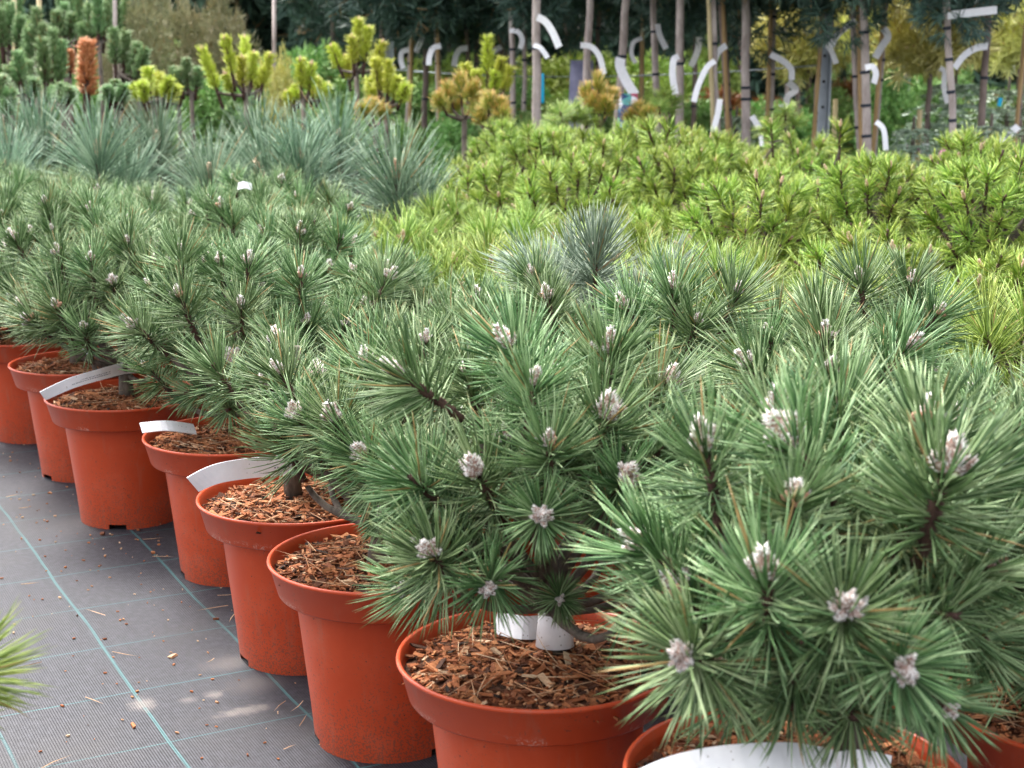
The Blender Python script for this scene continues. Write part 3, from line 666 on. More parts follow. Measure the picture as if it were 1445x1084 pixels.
for (j, k, x, y) in mk:
    h = R.uniform(.49, .64) - (.02 if y > 5.4 else 0) - (.05 if j == 4 else 0) - (.05 if j >= 6 and x / y > .17 else 0)
    if abs(x / y - .30) < .04 and 3.7 < y < 4.5: h = .63
    tips = [(at(px, py, Y) - Vector((x, y, 0)), d, bk, sc) for (px, py, Y, d, bk, sc) in MT if math.hypot(at(px, py, Y).x - x, Y - y) < .21 and min(mk, key=lambda q: (at(px, py, Y).x - q[2]) ** 2 + (Y - q[3]) ** 2)[:2] == (j, k)]
    kk = [q for q in mk if q[0] == j]; pos = [q[1] for q in kk].index(k)
    pine(x, y, f'yellow green mugo pine, {ORD[pos].replace("nearest", "first")} from the right end, mugo row {["one", "two", "three", "four", "five"][j - 4]}', G3, 'mugo', tips, auto=56, ztop=h, rad=R.uniform(.145, .175), zc=h - .16, seed=200 + cnt,
         budkinds=('mugo',), budp=.32, up=.45, axis=.052, low=False, name='potted_pine', zmin=-.6)
    cnt += 1

# long-needled blue pines on the left
G4 = 'long needled blue pines'
blues = [(60, 180, 5.2, 2), (142, 195, 4.7, 1), (300, 232, 4.3, 1), (425, 205, 4.5, 2), (560, 225, 4.35, 1), (480, 178, 5.1, 2), (225, 182, 5.3, 2), (15, 225, 4.9, 1), (370, 185, 5.2, 1)]
BL = ['at the far left behind the black pines', 'in front of the rust brown shoot', 'just left of the widest fan', 'the widest fan, with three brown bud candles',
      'rightmost, against the yellow green mugos', 'in back, behind the widest fan', 'in back, below the small lime candelabra', 'lowest at the left picture edge', 'in back, below the big lime candelabra']
for i, (px, py, Y, ns) in enumerate(blues):
    p = at(px, py + 26, Y)
    g = random.Random(500 + i); st = []
    for s in range(ns):
        a = 6.28 * s / ns + g.random(); r = .0 if s == 0 else .10
        st.append((Vector((r * math.cos(a), r * math.sin(a) - .03, p.z - (.0 if s == 0 else g.uniform(.03, .09)))), (.45 * math.cos(a) * (s > 0), .45 * math.sin(a) * (s > 0), 1), 'blue', g.uniform(.85, 1.05)))
    pine(p.x, Y, 'blue green pine with very long needles, ' + BL[i], G4, 'blue', st, auto=2, ztop=p.z - .08, rad=.12, zc=p.z - .16, seed=300 + i, axis=.11)

# the small pine across the path whose needles reach in at the left edge
p = at(-40, 945, 1.05)
pine(-.56, 1.10, 'pine across the path, only needle tips showing at the left edge', None, 'green', [(p - Vector((-.56, 1.10, 0)), (.7, -.3, .5), '', .8)], auto=12, ztop=.42, rad=.12, zc=.32, seed=77)

# ------------------------------------------------------------------ background plants
def cloud(ells, n, per, nl, w, mats, up=.4, seed=1, hang=0.0, shell=.55, spread=.7):
    """foliage: many small tufts of blades spread through a set of ellipsoids (cx,cy,cz,rx,ry,rz)"""
    g = np.random.RandomState(seed); mb = MB()
    vol = np.array([e[3] * e[4] * e[5] for e in ells]) ** .75; idx = g.choice(len(ells), n, p=vol / vol.sum())
    E_ = np.array(ells)[idx]
    d = g.randn(n, 3); d /= np.linalg.norm(d, axis=1, keepdims=True)
    r = (shell + (1.05 - shell) * g.rand(n)) [:, None]
    C = E_[:, :3] + d * r * E_[:, 3:6]
    A = d + np.array([0, 0, up - hang])
    A /= np.linalg.norm(A, axis=1, keepdims=True)
    P = np.repeat(C, per, 0) + g.randn(n * per, 3) * nl * .12
    D = np.repeat(A, per, 0) + g.randn(n * per, 3) * spread
    D /= np.linalg.norm(D, axis=1, keepdims=True)
    rnd = np.clip(np.repeat(g.rand(n), per) * .6 + g.rand(n * per) * .4, 0, 1)
    mb.blades(P, D, nl * (.7 + .5 * g.rand(n * per)), w, 0, rnd)
    return mb.mesh('foliage', mats, False)

def clumps(rx, ry, rz, k, seed, f=.5):
    g = random.Random(seed); out = []
    for _ in range(k):
        d = Vector((g.gauss(0, 1), g.gauss(0, 1), g.gauss(0, 1))).normalized() * g.uniform(.35, .8)
        s = g.uniform(.75, 1.2) * f
        out.append((d.x * rx, d.y * ry, d.z * rz, rx * s, ry * s, rz * s))
    return out

CROWN = [cloud(clumps(.42, .42, .36, 12, 10 + i), 1000, 15, .085, .006, [M['crown']], seed=i) for i in range(3)]
GOLD = [cloud(clumps(.30, .30, .24, 10, 20 + i), 620, 13, .07, .0075, [M['gold']], seed=20 + i) for i in range(2)]
BUSH = [cloud(clumps(.5, .45, .5, 14, 30 + i), 1300, 10, .07, .014, [M['leaf']], seed=30 + i, spread=.9) for i in range(3)]
LBUSH = [cloud(clumps(.5, .45, .5, 14, 40 + i), 1200, 10, .07, .013, [M['limeleaf']], seed=40 + i, spread=.9) for i in range(2)]
RBUSH = [cloud(clumps(.5, .4, .4, 12, 50 + i), 1100, 9, .07, .013, [M['redleaf']], seed=50 + i, spread=.9) for i in range(2)]
OLIVE = [cloud(clumps(.45, .4, .7, 12, 60 + i), 1100, 10, .10, .008, [M['olive']], seed=60 + i) for i in range(2)]
YBUSH = cloud(clumps(.5, .45, .5, 9, 58), 700, 9, .07, .014, [M['gold']], seed=58, spread=.9)
FAR = [cloud(clumps(1.1, .9, 1.5, 22, 70 + i, .42), 2200, 10, .18, .035, [M['fardark']], seed=70 + i, spread=.9) for i in range(3)]

def fir_mesh(seed):
    g = random.Random(seed); mb = MB(); gg = np.random.RandomState(seed)
    for lv in range(7):
        z = .18 + lv * .125; n = 9 - lv // 2
        for k in range(n):
            a = 6.28 * k / n + g.random(); L = (.58 - lv * .07) * g.uniform(.8, 1.1)
            pts = [Vector((math.cos(a) * L * t, math.sin(a) * L * t, z + .10 * t - .22 * t * t)) for t in (i / 8 for i in range(9))]
            for side in (0, 1, -1):
                q = pts if side == 0 else [pts[3] + (p - pts[0]) * .5 + Vector((-math.sin(a), math.cos(a), 0)) * side * (p - pts[0]).length * .38 for p in pts]
                m_ = 60 if side == 0 else 36
                t = gg.rand(m_) * 8; i0 = np.minimum(t.astype(int), 7); fr = (t - i0)[:, None]
                Q = np.array([list(v) for v in q]); P = Q[i0] * (1 - fr) + Q[i0 + 1] * fr
                T = Q[i0 + 1] - Q[i0]; T /= np.linalg.norm(T, axis=1, keepdims=True) + 1e-9
                sdv = np.cross(T, (0, 0, 1)) * np.where(gg.rand(m_) < .5, 1, -1)[:, None]
                D = sdv * .8 + T * .55 + np.array((0, 0, .25)) + gg.randn(m_, 3) * .2
                D /= np.linalg.norm(D, axis=1, keepdims=True)
                mb.blades(P, D, .036, .010, 0)
    return mb.mesh('fir_sprays', [M['fir']], False)
FIR = [fir_mesh(1), fir_mesh(2)]

def ground_x(px, Y): return at(px, 300, Y).x

def ribbon(name, pts, wdir, width, label, cat, mat_='paper', group=None, th=.0007, text=None):
    """a thin strip along pts with its width along wdir (one vector or one per point)"""
    pts = [Vector(p) for p in pts]; n = len(pts); mb = MB(); vs = []
    fine = []; wd = []
    for i in range(n - 1):                                     # Catmull-Rom
        a, b_, c_, d = pts[max(i - 1, 0)], pts[i], pts[i + 1], pts[min(i + 2, n - 1)]
        for s in range(5):
            t = s / 5
            fine.append(.5 * ((2 * b_) + (c_ - a) * t + (2 * a - 5 * b_ + 4 * c_ - d) * t * t + (3 * b_ - a - 3 * c_ + d) * t ** 3))
            w0 = wdir[i] if isinstance(wdir, list) else wdir; w1 = wdir[i + 1] if isinstance(wdir, list) else wdir
            wd.append(Vector(w0).lerp(Vector(w1), t))
    fine.append(pts[-1]); wd.append(Vector(wdir[-1] if isinstance(wdir, list) else wdir))
    base = fine[0].copy()
    for i, p in enumerate(fine):
        t = (fine[min(i + 1, len(fine) - 1)] - fine[max(i - 1, 0)]).normalized()
        w = (wd[i] - t * wd[i].dot(t)).normalized(); nn = t.cross(w) * th
        for s1, s2 in ((-1, -1), (1, -1), (1, 1), (-1, 1)):
            vs.append(p - base + w * (width / 2 * s1) + nn * s2)
    fs = [[i * 4 + k, i * 4 + (k + 1) % 4, i * 4 + 4 + (k + 1) % 4, i * 4 + 4 + k] for i in range(len(fine) - 1) for k in range(4)]
    fs += [[3, 2, 1, 0], [len(vs) - 4 + k for k in range(4)]]
    mb.add(vs, fs, 0)
    o = link(name, mb.mesh(name, [M[mat_]], False), None, base)
    if text:                                                   # rows of small illegible print, as on the photographed strips
        g = random.Random(len(label)); pm = MB(); L_ = len(fine) - 1; V4 = np.array([list(v) for v in vs]).reshape(-1, 4, 3)
        for rw in text:
            i = text[rw][0]
            while i < min(text[rw][1], L_ - .3):
                dl = g.uniform(.10, .38); q = []
                for ii, ww in ((i, rw - .035), (i + dl, rw - .035), (i + dl, rw + .035), (i, rw + .035)):
                    k0 = min(int(ii), L_ - 1); f_ = ii - k0
                    for side in ((0, 1), (3, 2)):
                        a_ = V4[k0][side[0]] * (1 - f_) + V4[k0 + 1][side[0]] * f_; b_ = V4[k0][side[1]] * (1 - f_) + V4[k0 + 1][side[1]] * f_
                        q.append(a_ * (1 - ww) + b_ * ww)
                A_, B_ = [Vector(v) for v in q[0::2]], [Vector(v) for v in q[1::2]]
                nn = (B_[0] - A_[0]).normalized() * .0004
                pm.add([v - nn for v in A_] + [v + nn for v in B_], [[0, 1, 2, 3], [7, 6, 5, 4]])
                i += dl + g.uniform(.06, .16)
        link('print', pm.mesh('print', [M['ink']], False), o)
    return tag(o, label, cat, group)

GS = 'standard pines on bare stems'
def standard(x0, x1, Y, wpx, label, stem='stem', cane=None, crown='dark', crown_z=1.42, ties=(40, 90, 140, 190), k=0, crown_s=1.0, pal='cane'):
    """bare stem seen at pixel column x0 (picture top) .. x1 (y = 200), ball crown on top, optional cane (dx0, dx1 pixels) tied to it"""
    g = random.Random(900 + k)
    a = at(x0, 0, Y); b_ = at(x1, 200, Y); d = (a - b_) / (a.z - b_.z)
    P = lambda z: b_ + d * (z - b_.z)
    foot = P(.24); root = empty('standard_pine', (foot.x, Y, 0), label, 'standard pine', GS); off = Vector((foot.x, Y, 0))
    r = wpx / F * Y * .5
    zt = crown_z - .12
    mb = MB(); zs = [.2 + (zt - .2) * i / 8 for i in range(9)]
    mb.tube([P(z) - off + Vector((g.uniform(-.004, .004), 0, 0)) for z in zs], [r * (1.12 - .2 * i / 8) for i in range(9)], 10, 0, rough=.05)
    link('stem', mb.mesh('stem', [M[stem]]), root)
    if cane:
        mb = MB(); rc = .0075 + .0006 * Y * .5
        c0 = at(x0 + cane[0], 0, Y - r - rc); c1 = at(x1 + cane[1], 200, Y - r - rc); dc = (c0 - c1) / (c0.z - c1.z)
        Q = lambda z: c1 + dc * (z - c1.z)
        zs = [.22 + (1.25 - .22) * i / 10 for i in range(11)]
        mb.tube([Q(z) - off for z in zs], [rc * (1.12 if i % 2 else .95) for i in range(11)], 8, 0)
        link('cane', mb.mesh('cane', [M[pal]]), root)
    for py in ties:
        p = at(x0 + (x1 - x0) * py / 200, py, Y) - off
        mb = MB(); rr = r * 1.16
        mb.lathe([(rr, -.006), (rr * 1.04, -.003), (rr * 1.04, .004), (rr, .007)], 14)
        o = link('tie', mb.mesh('tie', [M['tie']]), root, p, zrot(d))
        if cane: o.scale = (1.0, 1.0, 1.0)
    pl = {'dark': CROWN, 'gold': GOLD}[crown]
    cpos = P(crown_z) - off; cpos.z = crown_z + (.16 if crown == 'dark' and Y < 7.95 and crown_z > 1.34 else 0)
    link('crown', pl[k % len(pl)], root, cpos, Quaternion((0, 0, 1), g.random() * 6.28), crown_s * g.uniform(.92, 1.06))
    link('pot', BPOT, root, (P(.24) - off).xy.to_3d(), None, 1.0)
    return P

ST = []
def st(x0, x1, Y, w, desc, **kw):
    kw['k'] = len(ST); ST.append((x0, x1, Y)); return standard(x0, x1, Y, w, desc, **kw)
st(541, 536, 9.4, 7, 'dark crowned standard pine whose thin brown stem stands just left of the far steel post', stem='stemdark', crown_z=1.38)
st(583, 575, 9.2, 8, 'dark crowned standard pine with thin tan stem just right of the far steel post', cane=(0, 2), crown_z=1.32)
st(602, 599, 9.5, 8, 'dark crowned standard pine with a white strip curling down left high on its brown stem', stem='stemdark', crown_z=1.36)
st(616, 621, 8.9, 8, 'dark crowned standard pine with a leaning tan cane, behind the orange tinged pines', cane=(0, 0), crown_z=1.34)
st(657, 663, 9.2, 6, 'dark crowned standard pine with thin brown stem behind the middle lime candelabra pine', stem='stemdark', crown_z=1.32)
st(671, 675, 9.6, 6, 'dark crowned standard pine, right one of two thin stems behind the middle lime candelabra', stem='stemdark', crown_z=1.4)
st(710, 704, 9.3, 9, 'dark crowned standard pine whose brown stem stands right of the middle lime candelabra pine', stem='stemdark', crown_z=1.36)
st(722, 725, 8.4, 8, 'standard pine with tan stem and hooked white strip, left of the thickest bare stem', crown_z=1.4, ties=(70, 105, 145))
st(740, 740, 8.8, 6, 'standard pine with thin pale grey stem just left of the thickest bare stem', crown_z=1.42, ties=(85, 145))
st(757, 758, 6.9, 12, 'standard pine with the thickest bare stem and a long white strip', crown_z=1.46, ties=(68,), crown_s=.9)
st(833, 824, 7.4, 10, 'standard pine with a leaning pale stem in front of the lilac sheet', crown_z=1.45, ties=(65,), crown_s=.9)
st(845, 842, 8.9, 6, 'standard pine with thin brown stem just right of the lilac sheet', stem='stemdark', crown_z=1.36)
st(884, 870, 7.4, 11, 'standard pine with a leaning grey stem above the patterned sack', crown_z=1.46, ties=(80,), crown_s=.9)
st(907, 904, 8.6, 7, 'standard pine with brown stem and hooked strip just right of the patterned sack', cane=(0, 0), stem='stemdark', crown_z=1.38, ties=(55, 105))
st(922, 929, 7.8, 9, 'standard pine with a small white collar high on its pale stem', crown_z=1.44, ties=(45, 105))
st(960, 958, 7.2, 11, 'standard pine with thick grey brown stem and a white strip cupped down its left side', crown_z=1.45, ties=(90,), crown_s=.9)
st(983, 977, 8.6, 7, 'standard pine with thin brown stem and short white strip slanting down left', stem='stemdark', crown_z=1.38, ties=(150,))
st(1006, 1012, 7.0, 8, 'standard pine tied to a pale yellow cane, between two brown stems', cane=(-6, -5), pal='palecane', crown_z=1.44, ties=(62,))
st(1018, 1030, 7.3, 10, 'standard pine with brown stem and cane leaning left toward the top', cane=(2, -2), stem='stemdark', crown_z=1.45, ties=(5, 120, 155))
st(1052, 1053, 7.2, 12, 'standard pine with a smooth thick grey pink stem and no cane', crown_z=1.35, ties=(124, 140), crown_s=.95)
st(1091, 1085, 7.5, 11, 'standard pine with tan cane and a long white strip curving right', cane=(-3, -3), crown_z=1.34, ties=(24, 105, 155))
st(1162, 1148, 7.3, 6, 'standard pine whose tan cane leans across the near steel post', cane=(0, 0), crown_z=1.32, ties=(64, 107, 160, 172), crown_s=.8)
st(1203, 1212, 6.9, 9, 'standard pine with an orange cane, left of the white striped stem', cane=(8, 3), crown_z=1.30, ties=(108, 180), crown_s=.75)
st(1218, 1223, 6.6, 12, 'standard pine with thick white edged stem and many dark ties', crown_z=1.28, ties=(46, 102, 149, 192), crown_s=.8)
st(1251, 1235, 7.2, 8, 'standard pine leaning left at its foot with a folded white strip near its top', cane=(-3, -2), crown_z=1.34, ties=(85, 113), crown_s=.7)
st(1320, 1306, 7.6, 8, 'golden ball standard pine on a thin dark stem', stem='stemdark', crown='gold', crown_z=.98, ties=(), crown_s=1.05)
st(1334, 1346, 6.3, 10, 'standard pine with pale stem and a stiff white strip pointing right from its top', crown_z=1.28, ties=(40, 84, 130, 170), crown_s=.85)
st(1395, 1384, 6.9, 10, 'standard pine with brown stem and a white strip arching left, near the right edge', stem='stemdark', crown_z=1.27, ties=(110, 190), crown_s=.85)
st(1452, 1432, 7.2, 7, 'standard pine with leaning tan cane at the right edge', cane=(0, 0), stem='stemdark', crown_z=1.4, ties=(150,), crown_s=.7)
st(1142, 1140, 9.4, 8, 'golden ball standard pine left of the near steel post', stem='stemdark', crown='gold', crown_z=.98, ties=(), crown_s=1.15)
st(1262, 1262, 9.0, 8, 'golden ball standard pine just right of the white edged stem', stem='stemdark', crown='gold', crown_z=.98, ties=(), crown_s=1.0)
st(1436, 1440, 8.2, 8, 'golden ball standard pine cut by the right edge', stem='stemdark', crown='gold', crown_z=.99, ties=(), crown_s=1.0)
# far line of dark crowns
for i in range(9):
    px = 470 + i * 82
    st(px, px, 11.2 + (i % 3) * .3, 6, f'dark crowned standard pine in the far line, {ORD[i]} from its left end'.replace('nearest', 'first'), stem='stemdark', crown_z=1.44, ties=(), crown_s=1.15)

# white strips curling off the stems: (stem phrase, depth, width px, polyline)
GT = 'white paper strip tags on the stems'
TG = [
 ('short white strip slanting down left from a brown stem right of the far steel post', 9.3, 8, [(601, 48), (594, 58), (587, 74)]),
 ('small hooked white strip on the first tan stem right of the far steel post', 9.0, 7, [(577, 70), (567, 74), (566, 86), (569, 97)]),
 ('hooked white strip on the leaning tan cane behind the orange tinged pines', 8.8, 8, [(622, 65), (611, 68), (606, 80), (605, 92)]),
 ('hooked white strip left of the middle lime candelabra pine', 9.1, 8, [(660, 68), (649, 70), (643, 80), (641, 94)]),
 ('short white strip end showing behind the middle lime candelabra pine', 9.2, 8, [(708, 66), (700, 70), (694, 76)]),
 ('hooked white strip bent right off the tan stem left of the thickest stem', 8.3, 7, [(719, 43), (731, 45), (737, 56), (734, 69)]),
 ('long white strip falling right from the top of the thickest bare stem', 6.8, 10, [(758, 24), (770, 31), (780, 46), (789, 67)]),
 ('short white strip low on the thickest bare stem', 6.85, 7, [(753, 64), (763, 68), (773, 82)]),
 ('white strip arching right off the leaning pale stem over the lilac sheet', 7.3, 8, [(819, 64), (834, 66), (846, 80), (852, 105)]),
 ('broad white strip running down right to the patterned sack', 7.2, 14, [(876, 82), (875, 94), (884, 115), (896, 134)]),
 ('small hooked white strip left of the brown stem by the patterned sack', 8.5, 6, [(906, 54), (894, 60), (891, 76), (897, 89)]),
 ('tiny white collar strip falling right on the pale stem', 7.7, 8, [(928, 34), (931, 50), (940, 69)]),
 ('white strip cupped down the left side of the thick grey brown stem', 7.1, 9, [(958, 80), (951, 84), (949, 104), (953, 133)]),
 ('white strip slanting down left on a thin brown stem beside the yellow cane', 8.5, 9, [(986, 52), (985, 70), (975, 94)]),
 ('long thin white strip descending left from the yellow cane', 6.9, 8, [(1009, 86), (997, 96), (985, 122), (979, 144)]),
 ('white strip bending left off the leaning brown stem beside the yellow cane', 7.1, 9, [(1025, 64), (1013, 74), (1008, 88)]),
 ('small white tag low between the yellow cane and the leaning brown stem', 6.9, 8, [(1016, 140), (1013, 160), (1006, 186)]),
 ('long white strip curving right off the tan cane stem', 7.3, 9, [(1087, 77), (1103, 85), (1116, 97), (1117, 113)]),
 ('crumpled zigzag white strip below the long curving strip', 8.0, 9, [(1112, 116), (1123, 127), (1112, 136), (1108, 150), (1098, 152)]),
 ('white strip crossing in front of the near steel post', 7.0, 8, [(1151, 51), (1163, 58), (1173, 72), (1180, 90)]),
 ('white strip curving up right beside the near steel post', 6.8, 9, [(1208, 29), (1191, 41), (1178, 54), (1173, 66)]),
 ('looped white strip halfway up the white edged stem', 6.5, 9, [(1221, 96), (1231, 94), (1236, 104), (1233, 118)]),
 ('folded white strip near the top of the leaning stem right of the white edged stem', 7.0, 10, [(1247, 40), (1253, 52), (1244, 66), (1235, 82)]),
 ('bent white strip at the foot of the white edged stem', 6.4, 8, [(1236, 172), (1247, 183), (1250, 212)]),
 ('stiff white strip pointing right from the top of the pale stem', 6.2, 11, [(1337, 22), (1370, 18), (1407, 14)]),
 ('white strip arching left off the brown stem near the right edge', 6.8, 10, [(1394, 65), (1377, 68), (1360, 79), (1347, 96)]),
 ('pale hanging strip beside the pale stem over the silver fir', 7.2, 7, [(1326, 96), (1333, 102), (1332, 122), (1337, 146)]),
 ('thin pale strip far behind at the right edge', 8.5, 8, [(1409, 62), (1424, 78), (1436, 102)]),
 ('grey white tag bending down left of the right edge cane', 7.0, 10, [(1437, 178), (1424, 190), (1408, 202)]),
 ('white tag by the pink tape under the golden ball pine', 7.2, 11, [(1310, 208), (1300, 210), (1291, 222)]),
 ('white strip low beside the smooth grey pink stem', 7.1, 8, [(1061, 164), (1066, 172), (1072, 182)]),
 ('pale narrow tag low among the shrubs left of the mugo pines', 6.2, 6, [(1073, 188), (1075, 206)]),
]
for i, (lab, Y, wpx, pl) in enumerate(TG):
    n = len(pl); g = random.Random(i)
    pts = [at(px, py, Y - .02 - .012 * j) for j, (px, py) in enumerate(pl)]
    d = (pts[-1] - pts[0]).normalized(); view = Vector((0, 1, 0)); w = d.cross(view)
    w = (w + view * g.uniform(-.35, .35)).normalized()
    wl = []
    for j in range(n):
        dd = (pts[min(j + 1, n - 1)] - pts[max(j - 1, 0)]).normalized(); wl.append((dd.cross(view) + view * .3 * (1 if i % 2 else -1)).normalized())
    ribbon('paper_tag', pts, wl, wpx / F * Y, lab, 'plant tag', group=GT)
ribbon('marker_tape', [at(1338, 205, 6.1), at(1330, 214, 6.05), at(1325, 226, 6.0), at(1320, 240, 6.0)], (1, .3, .2), .017, 'bright pink tape hanging at the foot of the pale stem', 'tape', 'pink')
ribbon('marker_tape', [at(1279, 207, 6.9), at(1288, 209, 6.88), at(1297, 210, 6.88)], (.1, .3, 1), .017, 'short pink tape lying level under the golden ball pine', 'tape', 'pink')
ribbon('marker_tape', [at(1090, 173, 6.9), at(1095, 175, 6.9), at(1098, 172, 6.9)], (.1, .3, 1), .016, 'tiny pink tape scrap left of the near steel post', 'tape', 'pink')
ribbon('plant_clip', [at(1412, 138, 7.4), at(1411, 145, 7.4), at(1410, 150, 7.4)], (1, .2, .1), .022, 'small cyan blue clip among the silver fir branches', 'clip', 'cyan')

# white sign card with two lines of scribble, top right among the mugo pines
root = empty('sign_card', at(1405, 232, 5.2), 'white card sign with faint writing standing among the mugo pines at right', 'sign')
q0, q1, q2, q3 = (at(1386, 222, 5.2), at(1433, 213, 5.2), at(1436, 238, 5.15), at(1390, 250, 5.15))
o = Vector(root.location); mb = MB(); nrm = (q1 - q0).cross(q3 - q0).normalized() * .0012
mb.add([v - o + s * nrm for s in (-1, 1) for v in (q0, q1, q2, q3)], [[0, 1, 2, 3], [7, 6, 5, 4], [0, 4, 5, 1], [1, 5, 6, 2], [2, 6, 7, 3], [3, 7, 4, 0]])
link('card', mb.mesh('card', [M['paper']], False), root)
mb = MB(); mid = (q2 + q3) * .5 - o
mb.tube([mid + Vector((0, .004, .06)), mid + Vector((0, .004, -.08)), Vector((mid.x, mid.y + .004, -o.z))], [.004] * 3, 8)
link('stick', mb.mesh('stick', [M['cane']]), root)
mb = MB(); g = random.Random(4)
for rw in (.25, .48):
    u = .12
    while u < .88:
        lw = g.uniform(.03, .09)
        a = q0.lerp(q1, u).lerp(q3.lerp(q2, u), rw + g.uniform(-.03, .03)); b_ = q0.lerp(q1, u + lw).lerp(q3.lerp(q2, u + lw), rw + g.uniform(-.03, .03))
        fr = -nrm.normalized() if nrm.y > 0 else nrm.normalized()
        mb.tube([a - o + fr * .002, b_ - o + fr * .002], [.0014, .0014], 5); u += lw + g.uniform(.015, .05)
link('scribble', mb.mesh('scribble', [M['ink']]), root)

# steel posts and the wire between them
def post(px, Y, wpx, ytop, label):
    b_ = at(px, 200, Y); zt = at(px, ytop, Y).z; r = wpx / F * Y
    root = empty('steel_post', (b_.x, Y, 0), label, 'post')
    mb = MB(); f = r * .14                                       # U section: web and two flanges
    for x0, x1, y0, y1 in ((-r / 2, r / 2, 0, f), (-r / 2, -r / 2 + f, -r * .6, -.001), (r / 2 - f, r / 2, -r * .6, -.001)):
        mb.box(Matrix.Translation(((x0 + x1) / 2, (y0 + y1) / 2, zt / 2)) @ Matrix.Diagonal((x1 - x0, y1 - y0, zt, 1)))
    link('profile', mb.mesh('profile', [M['steel']], False), root)
    mb = MB()
    for z in np.arange(.5, zt, .12): mb.tube([(0, -.004, z), (0, -.0005, z)], [r * .12, r * .12], 8)
    link('bolt_holes', mb.mesh('bolt_holes', [M['blackpot']]), root)
post(1159, 7.45, 17, -60, 'near galvanised steel post behind a leaning cane')
post(552, 10.0, 11, -40, 'far galvanised steel post left of the bare stems')
post(1274, 9.6, 9, -20, 'dark galvanised steel post behind the golden ball pines')
mb = MB(); w0, w1 = at(552, 98, 9.97), at(1159, 92, 7.42); base = w0.copy()
mb.tube([w0.lerp(w1, t) - base + Vector((0, 0, -.05 * 4 * t * (1 - t))) for t in (i / 12 for i in range(13))], [.0035] * 13, 6)
tag(link('trellis_wire', mb.mesh('trellis_wire', [M['steel']]), None, base), 'thin steel wire strung between the two steel posts behind the stems', 'wire')

# stakes of pale wood standing among the shrubs
for px, yt, Y, lab in ((1296, 155, 7.0, 'short pale wooden stick in front of the silver fir'), (1177, 140, 7.8, 'short pale wooden stick right of the near steel post'), (1109, 118, 8.1, 'short brown stump of cane under the zigzag strip'),
                       (18, -5, 8.2, 'pale cane behind the tall pines at the far left'), (53, -8, 7.9, 'thicker pale cane rising from a candle pine at the left'), (385, -10, 9.4, 'thin brown cane behind the big lime candelabra pine'), (160, 0, 8.6, 'grey brown cane right of the rust coloured shoot')):
    b_ = at(px, 210, Y); t_ = at(px + 2, yt, Y); mb = MB(); off = Vector((b_.x, Y, 0))
    mb.tube([Vector((0, 0, 0)), (t_ - off) * .5, t_ - off], [.013, .012, .0115], 8, rough=.06)
    tag(link('garden_cane', mb.mesh('garden_cane', [M['palecane' if 'pale' in lab else 'stem' if 'brown' in lab else 'cane']]), None, off), lab, 'cane', 'garden canes')

# lilac sheet, blue-white sack and a blue label between the stems
def slab(name, px0, py0, px1, py1, Y, th, m_, label, cat, bulge=.0, nx=10, nz=12):
    a, b_ = at(px0, py1, Y), at(px1, py0, Y); mb = MB(); w, h = b_.x - a.x, b_.z - a.z; vs = []; g = random.Random(5)
    for side in (-1, 1):
        for i in range(nz + 1):
            for k in range(nx + 1):
                u, v_ = k / nx - .5, i / nz
                e = (1 - (2 * u) ** 4) * (1 - (2 * v_ - 1) ** 6)
                tp = 1 - .25 * max(0, v_ - .6)
                vs.append((u * w * tp, side * (th * .15 + th * .5 * e) + g.uniform(-1, 1) * th * .06, v_ * h))
    n1 = (nx + 1); off = (nz + 1) * n1; fs = []
    for i in range(nz):
        for k in range(nx):
            fs.append([i * n1 + k, i * n1 + k + 1, (i + 1) * n1 + k + 1, (i + 1) * n1 + k]); fs.append([off + q for q in fs[-1][::-1]])
    rim = [k for k in range(n1)] + [i * n1 + nx for i in range(1, nz + 1)] + [nz * n1 + k for k in range(nx - 1, -1, -1)] + [i * n1 for i in range(nz - 1, 0, -1)]
    for q in range(len(rim)): fs.append([rim[q], off + rim[q], off + rim[(q + 1) % len(rim)], rim[(q + 1) % len(rim)]])
    mb.add(vs, fs); return tag(link(name, mb.mesh(name, [M[m_]]), None, ((a.x + b_.x) / 2, Y, a.z)), label, cat)
slab('cloth_bag', 802, 85, 839, 240, 8.4, .06, 'lilac', 'lilac grey cloth bag behind the leaning pale stem', 'bag')
slab('plant_sack', 871, 132, 902, 225, 7.0, .10, 'sack', 'blue and white patterned sack below a broad white strip', 'sack')
slab('plant_label', 760, 104, 768, 146, 7.2, .006, 'cyan', 'narrow blue label behind the thickest bare stem', 'label')

